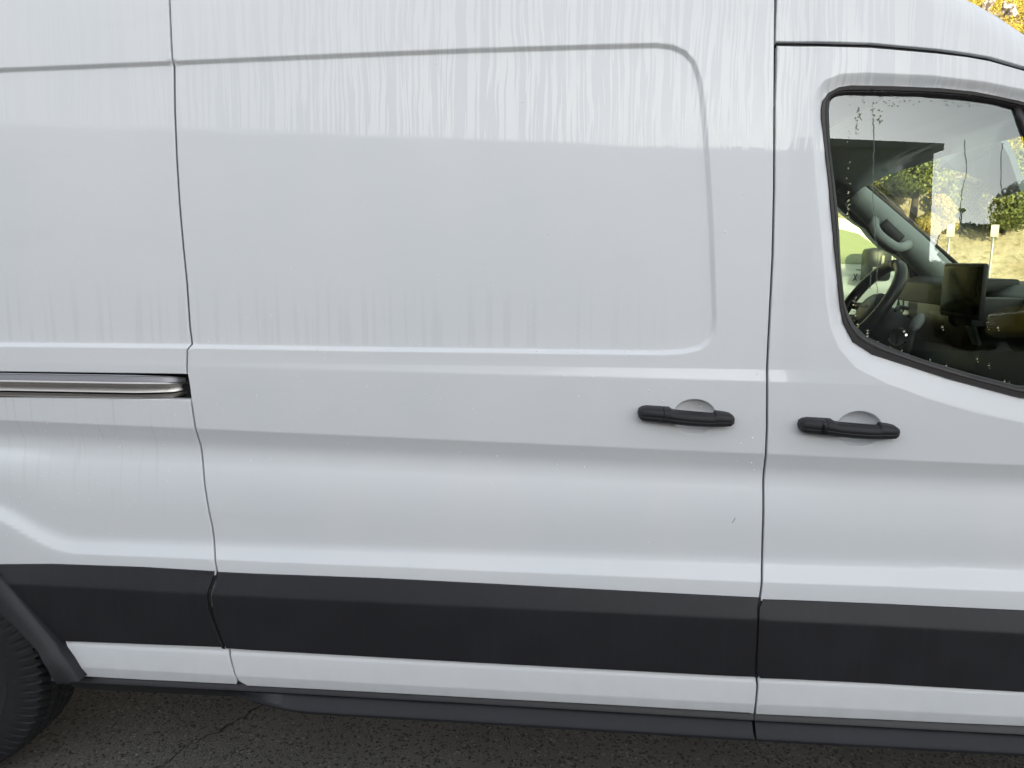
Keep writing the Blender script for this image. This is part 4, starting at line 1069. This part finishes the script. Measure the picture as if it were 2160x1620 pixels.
# marks stand where the photograph shows them
def w2p(px, py): q = at(px, py, 5.05); return (q[0] - 2.02, q[2])
for pl in ([(1801, 577), (1804, 586), (1806, 592)], [(1808, 577), (1804, 585), (1798, 592)], [(1824, 563), (1820, 578), (1814, 590)], [(1830, 562), (1831, 572), (1834, 576)], [(1846, 560), (1842, 570), (1838, 576)], [(1805, 569), (1815, 570), (1833, 578)]): mark([w2p(*q) for q in pl])

# cars behind the camera that the door glass mirrors
yb = [(-2.2, .35), (-2.28, .70), (-2.2, 1.02), (-1.2, 1.08), (.85, 1.04), (1.9, .92), (2.25, .75), (2.28, .40), (2.1, .28), (-2.1, .28)]
yg = {'roof': [(-2.0, 1.02), (-1.75, 1.55), (-1.4, 1.66), (.0, 1.66), (.35, 1.58), (1.05, 1.04)],
      'windows': [[(-1.70, 1.12), (-1.60, 1.48), (-.85, 1.56), (-.85, 1.12)], [(-.78, 1.12), (-.78, 1.56), (.0, 1.55), (.28, 1.48), (.82, 1.12)]]}
Yc, _ = car('yellow_suv', 'yellow estate car with dark windows, mirrored in the door glass', 'car', (10.9, -13.2, 1.25), R(180), (.80, .60, .04), yb, yg, 1.85, (-1.40, 1.45), .34)
mirror(Yc, .75, 1.15, 1.85, CLAD, 1); mirror(Yc, .75, 1.15, 1.85, CLAD, -1)
tm_ = mat('terrace_concrete', (.16, .155, .15), .85); link('parking_terrace', finish((lambda b_: (box_bm(b_, (17.5, -13.9, .60), (21, 5.2, 1.30)), b_)[1])(bmesh.new()), 'parking_terrace', tm_), None, 'structure')
Dc, _ = car('dark_pickup', 'dark blue pickup truck parked behind the camera, mirrored in the door glass', 'pickup truck', (8.6, -7.6, 0), R(180), (.02, .025, .035), pb, pg, 1.95, (-2.0, 1.62), .38)
mirror(Dc, .62, 1.55, 1.95, CLAD, 1); mirror(Dc, .62, 1.55, 1.95, CLAD, -1)

for nm, lb, x, y, cc in (('silver_car', 'silver estate car parked before the workshop, mirrored faintly in the sliding door', 1.2, -9.6, (.45, .46, .47)), ('black_car', 'black estate car parked before the workshop, mirrored faintly in the sliding door', -4.2, -9.0, (.012, .012, .014))):
    c_, _ = car(nm, lb, 'car', (x, y, 0), R(180), cc, yb, yg, 1.85, (-1.40, 1.45), .34)
    mirror(c_, .75, 1.15, 1.85, CLAD, 1); mirror(c_, .75, 1.15, 1.85, CLAD, -1)
# ================================================================== BUILDING BEHIND THE CAMERA
def warehouse():
    t = thing('warehouse', 'long grey flat roofed workshop building mirrored in the van side', 'building', (0, 0, 0)); t.rotation_euler = (0, 0, R(-10.5)); c_ = Matrix.Rotation(R(-10.5), 3, 'Z') @ Vector((16.0, 4.0, 0)); t.location = (8.35 - c_.x, -16 - c_.y, 0)
    m = mat('grey_render', (.26, .255, .245), .85); k = NB(m); c = k.coord()
    k.L(k.mix(k.noise(c, .8, 5, .6), (.22, .215, .205), (.31, .30, .285)), k.b.inputs['Base Color'])
    L_, H, y = 32.0, 5.82, 4.0
    box('wall', (0, 0, H / 2), (L_, 8, H), m, t, .0)
    box('parapet', (0, 0, H + .06), (L_ + .3, 8.3, .16), mat('parapet_metal', (.18, .18, .18), .5), t, .02)
    dk = mat('dark_pane', (.02, .025, .03), .1); fm = mat('window_frame_grey', (.12, .12, .12), .5); dm = mat('roller_door', (.16, .17, .18), .6)
    for i in range(9):
        x = -14 + i * 3.4
        if i % 3 == 1:
            d = box('roller_door', (x, y + .03, 1.7), (2.6, .10, 3.4), dm, t, .0)
            for q in range(11): box('slat', (x, y + .09, .2 + q * .3), (2.56, .03, .26), dm, d, .008)
        else:
            f = box('window', (x, y + .04, 2.3), (2.0, .12, 1.5), fm, t, .01)
            for sx in (-.5, .5): box('pane', (x + sx, y + .105, 2.3), (.9, .01, 1.34), dk, f, 0)
    return t
warehouse()

# ================================================================== HILL, SHRUBS, TREES
def hill_z(x, y):
    x = np.asarray(x, float); y = np.asarray(y, float)
    d = y - 17.5 - .10 * (x - 10) ; base = np.clip(d, 0, None)
    z = 15 * (1 - np.exp(-base / 20)) + .18 * base
    return z + .45 * np.sin(x * .31) * np.sin(y * .23) * np.clip(base / 6, 0, 1) + .15 * np.sin(x * 1.3 + y) * np.clip(base / 4, 0, 1)
def hill():
    m = mat('dry_hillside', (.30, .20, .09), .95); k = NB(m); c = k.coord()
    n = k.noise(c, .5, 5, .65)
    b = k.mix(k.ss(n, .35, .65), (.42, .37, .27), (.29, .24, .15)); b = k.mix(k.ss(k.noise(c, 6, 4), .5, .75, 0, .6), b, (.12, .11, .04))
    k.L(b, k.b.inputs['Base Color']); k.L(k.bump(k.noise(c, 5, 5), .6, .15), k.b.inputs['Normal'])
    xs = np.linspace(-120, 140, 130); ys = np.concatenate([np.linspace(8, 60, 70), np.linspace(63, 160, 25)])
    V = [(x, y, float(hill_z(x, y)) - .06) for y in ys for x in xs]; nx = len(xs)
    F = [(i * nx + j, i * nx + j + 1, (i + 1) * nx + j + 1, (i + 1) * nx + j) for i in range(len(ys) - 1) for j in range(nx - 1)]
    link('hillside', mesh('hillside', V, F, m), None, 'structure')
hill()
def leaf_mat(name, cols, scale):
    m = mat(name, cols[0], .65); k = NB(m); c = k.coord()
    n = k.noise(c, scale, 3, .6); n2 = k.noise(c, scale * 14, 1)
    b = k.mix(k.ss(n, .38, .52), cols[0], cols[1]); b = k.mix(k.ss(n, .52, .66), b, cols[2]); b = k.mix(k.ss(n2, .4, .7, 0, .5), b, cols[1])
    k.L(b, k.b.inputs['Base Color']); return m
def leaf_cloud(centers, radii, n, size, squash=.8):
    idx = rng.integers(0, len(centers), n); C = np.array(centers)[idx]; Rr = np.array(radii)[idx]
    v = rng.normal(size=(n, 3)); v /= np.linalg.norm(v, axis=1)[:, None]; rad = Rr * (.62 + .42 * rng.random(n) ** .5); P = C + v * rad[:, None] * np.array([1, 1, squash])
    nn = v + rng.normal(size=(n, 3)) * .6; nn /= np.linalg.norm(nn, axis=1)[:, None]
    a = np.cross(nn, rng.normal(size=(n, 3))); a /= np.linalg.norm(a, axis=1)[:, None]; b = np.cross(nn, a)
    s = (size * (.6 + .8 * rng.random(n)))[:, None]
    return np.stack([P - a * s, P - b * s * .6, P + a * s, P + b * s * .6], 1)
def shrub_cover():
    m = leaf_mat('golden_scrub', [(.30, .235, .030), (.38, .30, .040), (.22, .22, .035)], .55)
    cs = []; rs = []
    for _ in range(5200):
        y = random.uniform(20.8, 50); az = random.uniform(R(10), R(40)); x = math.tan(az) * (y + 1.7)
        if math.hypot(x - RK[0], y - RK[1]) < .8: continue
        if y < 22.5 and random.random() < .6: continue
        cs.append((x, y, float(hill_z(x, y)) + random.uniform(.0, .45))); rs.append(random.uniform(.22, .55))
    Q = leaf_cloud(cs, rs, 330000, .046)
    link('hillside_scrub', np_quads('hillside_scrub', Q, m), None, 'stuff')
def find_hill(px, py):
    d = ray(px, py)
    for i in range(200, 6000):
        t = i * .01
        if CAM[2] + t * d[2] < float(hill_z(CAM[0] + t * d[0], CAM[1] + t * d[1])): return (CAM[0] + t * d[0], CAM[1] + t * d[1], CAM[2] + t * d[2])
    return (15, 30, 8)
RK = find_hill(2108, 32); _v = Vector(RK) - Vector(CAM); RK = tuple(Vector(RK) - _v.normalized() * .9)
shrub_cover()
def rock(c, s, seed, label):
    bm = bmesh.new(); bmesh.ops.create_icosphere(bm, subdivisions=3, radius=1); r_ = random.Random(seed)
    ph = [r_.uniform(0, 6) for _ in range(6)]
    for v in bm.verts:
        p = v.co; q = 1 + .22 * math.sin(p.x * 3.1 + ph[0]) * math.sin(p.y * 3.7 + ph[1]) + .15 * math.sin(p.z * 6 + ph[2] + p.x * 2) + .05 * math.sin(p.x * 14 + ph[3]) * math.sin(p.z * 13 + ph[4])
        v.co = Vector((p.x * s[0], p.y * s[1], p.z * s[2])) * round(q * 9) / 9
    m = mat('pale_limestone', (.62, .58, .50), .9); k = NB(m); cc = k.coord(); k.L(k.mix(k.ss(k.noise(cc, 5, 4), .4, .55), (.50, .47, .42), (.10, .085, .07)), k.b.inputs['Base Color'])
    o = link('rock', finish(bm, 'rock', m, False)); o.location = c; o.rotation_euler = (r_.uniform(-.4, .4), .5, r_.uniform(0, 3)); tag(o, label, 'rock')
rock((RK[0] + .42, RK[1] - .1, RK[2] + .1), (.26, .3, .46), 3, 'tall pale rock face standing out of the golden scrub on the hillside')
rock((RK[0] - .62, RK[1], RK[2] + .42), (.42, .3, .15), 5, 'flat cream rock lying in the golden scrub left of the tall one')
def tree(name, label, x, y, h, r, m, nleaf, leaf=.07, group=None, trunk=True, z0=None, cat='tree'):
    z = float(hill_z(x, y)) if z0 is None else z0
    t = thing(name, label, cat, (x, y, z), group)
    bark = mat('bark', (.06, .045, .035), .9); P = [(0, 0, -.1), (.06 * h * .2, .02, h * .25), (.02, .0, h * .55), (.08, 0, h * .85)]
    tube('trunk', P, (.045 * h ** .8, .012), bark, t, 4, 8)
    cs = []; rs = []
    for _ in range(14):
        a = random.uniform(0, 2 * PI); q = r * random.uniform(.15, .75); zc = h * random.uniform(.38, .95); sh = 1 - .5 * abs(zc / h - .6)
        cs.append((q * math.cos(a) * sh, q * math.sin(a) * sh, zc)); rs.append(r * random.uniform(.22, .42))
        tube('branch', [(0.02, 0, zc * .55), (cs[-1][0] * .5, cs[-1][1] * .5, zc * .85), cs[-1]], (.018 * h ** .7, .005), bark, t, 3, 5)
    Q = leaf_cloud(cs, rs, nleaf, leaf, .9); link('crown', np_quads('crown', Q, m), t)
    return t
LG = leaf_mat('green_leaves', [(.11, .14, .03), (.17, .19, .04), (.28, .25, .05)], .8)
LY = leaf_mat('yellow_leaves', [(.36, .24, .03), (.28, .22, .03), (.14, .15, .03)], .8)
def on_az(px, y): az = math.atan((px - 1080) / FPX) - YAW; return math.tan(az) * (y + 1.71)
tree('green_bush', 'broad green bush at the foot of the hill, left in the windscreen', on_az(1905, 20.2), 20.2, 3.6, 2.1, LG, 60000, .040, cat='bush')
tree('yellow_bush', 'small bright yellow bush in front of the green bush', on_az(1958, 19.3), 19.3, 1.5, .6, LY, 14000, .032, cat='bush')
tree('dark_green_bush', 'dark green bush at the foot of the hill, right of the two sign posts', on_az(2095, 20.2), 20.2, 1.9, 2.0, LG, 50000, .042, cat='bush')
tree('tall_green_tree', 'green tree with yellowing top behind the far window pillar', on_az(1845, 22), 22, 5.2, 2.0, LG, 55000, .042)
# trees behind the camera, mirrored in the door glass
for nm, x, y, h, r, lb in [('leafy_tree', 13.0, -19.0, 5.5, 2.4, 'tall leafy tree right of the workshop, mirrored at the front of the door glass'), ('low_tree', 10.9, -18.8, 4.5, 2.0, 'round leafy tree beside the workshop corner, mirrored in the door glass'),
        ('sapling', 10.1, -18.2, 5.2, .20, 'thin sapling at the workshop corner, standing above the round tree it is beside')]:
    tree(nm, lb, x, y, h, r, LG, 50000 if r > 1 else 500, .05, z0=0)
def garage():
    t = thing('brick_garage', 'low red brick garage with a white door behind the trees, mirrored in the door glass', 'garage', (17.0, -24, 0))
    m = mat('red_brick', (.30, .13, .09), .85); k = NB(m); c = k.coord(); br = k.n('ShaderNodeTexBrick'); k.L(k.scaled(c, (1, 1, 1)), br.inputs['Vector'])
    k.L(k.mix(k.noise(c, 3, 4), (.24, .10, .07), (.36, .17, .12)), k.b.inputs['Base Color'])
    box('wall', (0, 0, 1.5), (14.6, 5, 3.0), m, t, 0)
    rb = [(-7.6, 3.0), (7.6, 3.0), (7.0, 3.6), (-7.0, 3.6)]
    prism_xz('roof', rb, -2.7, 2.7, mat('roof_felt', (.07, .065, .065), .8), t, .03)
    for x in (-4.8, -1.2): box('garage_door', (x, 2.53, 1.2), (2.6, .08, 2.4), mat('white_door', (.7, .7, .68), .5), t, .01)
    f = box('window', (3.2, 2.54, 1.8), (1.6, .10, 1.1), mat('white_frame', (.7, .7, .7), .5), t, .01); box('pane', (3.2, 2.60, 1.8), (1.4, .01, .9), CARGLASS, f, 0)
garage()
# two small signs on posts at the edge of the lot
def sign(px, lb):
    y = 14.5; x = on_az(px, y); t = thing('post_sign', lb, 'sign', (x, y, 0)); pm = mat('sign_post_steel', (.4, .4, .38), .4, .5)
    zc = at(px, 487, y)[2]
    tube('post', [(0, 0, 0), (0, 0, zc * .5), (0, 0, zc + .12)], .022, pm, t, 2, 8)
    box('sign_plate', (0, -.03, zc), (.155, .012, .24), mat('cream_sign', (.50, .47, .38), .5), t, .004)
sign(1985, 'small cream sign plate on a post, left one seen through the windscreen')
sign(2076, 'small cream sign plate on a post, right one seen through the windscreen')

for o in bpy.data.objects:
    if o.type == 'MESH' and o.parent is VAN: pass
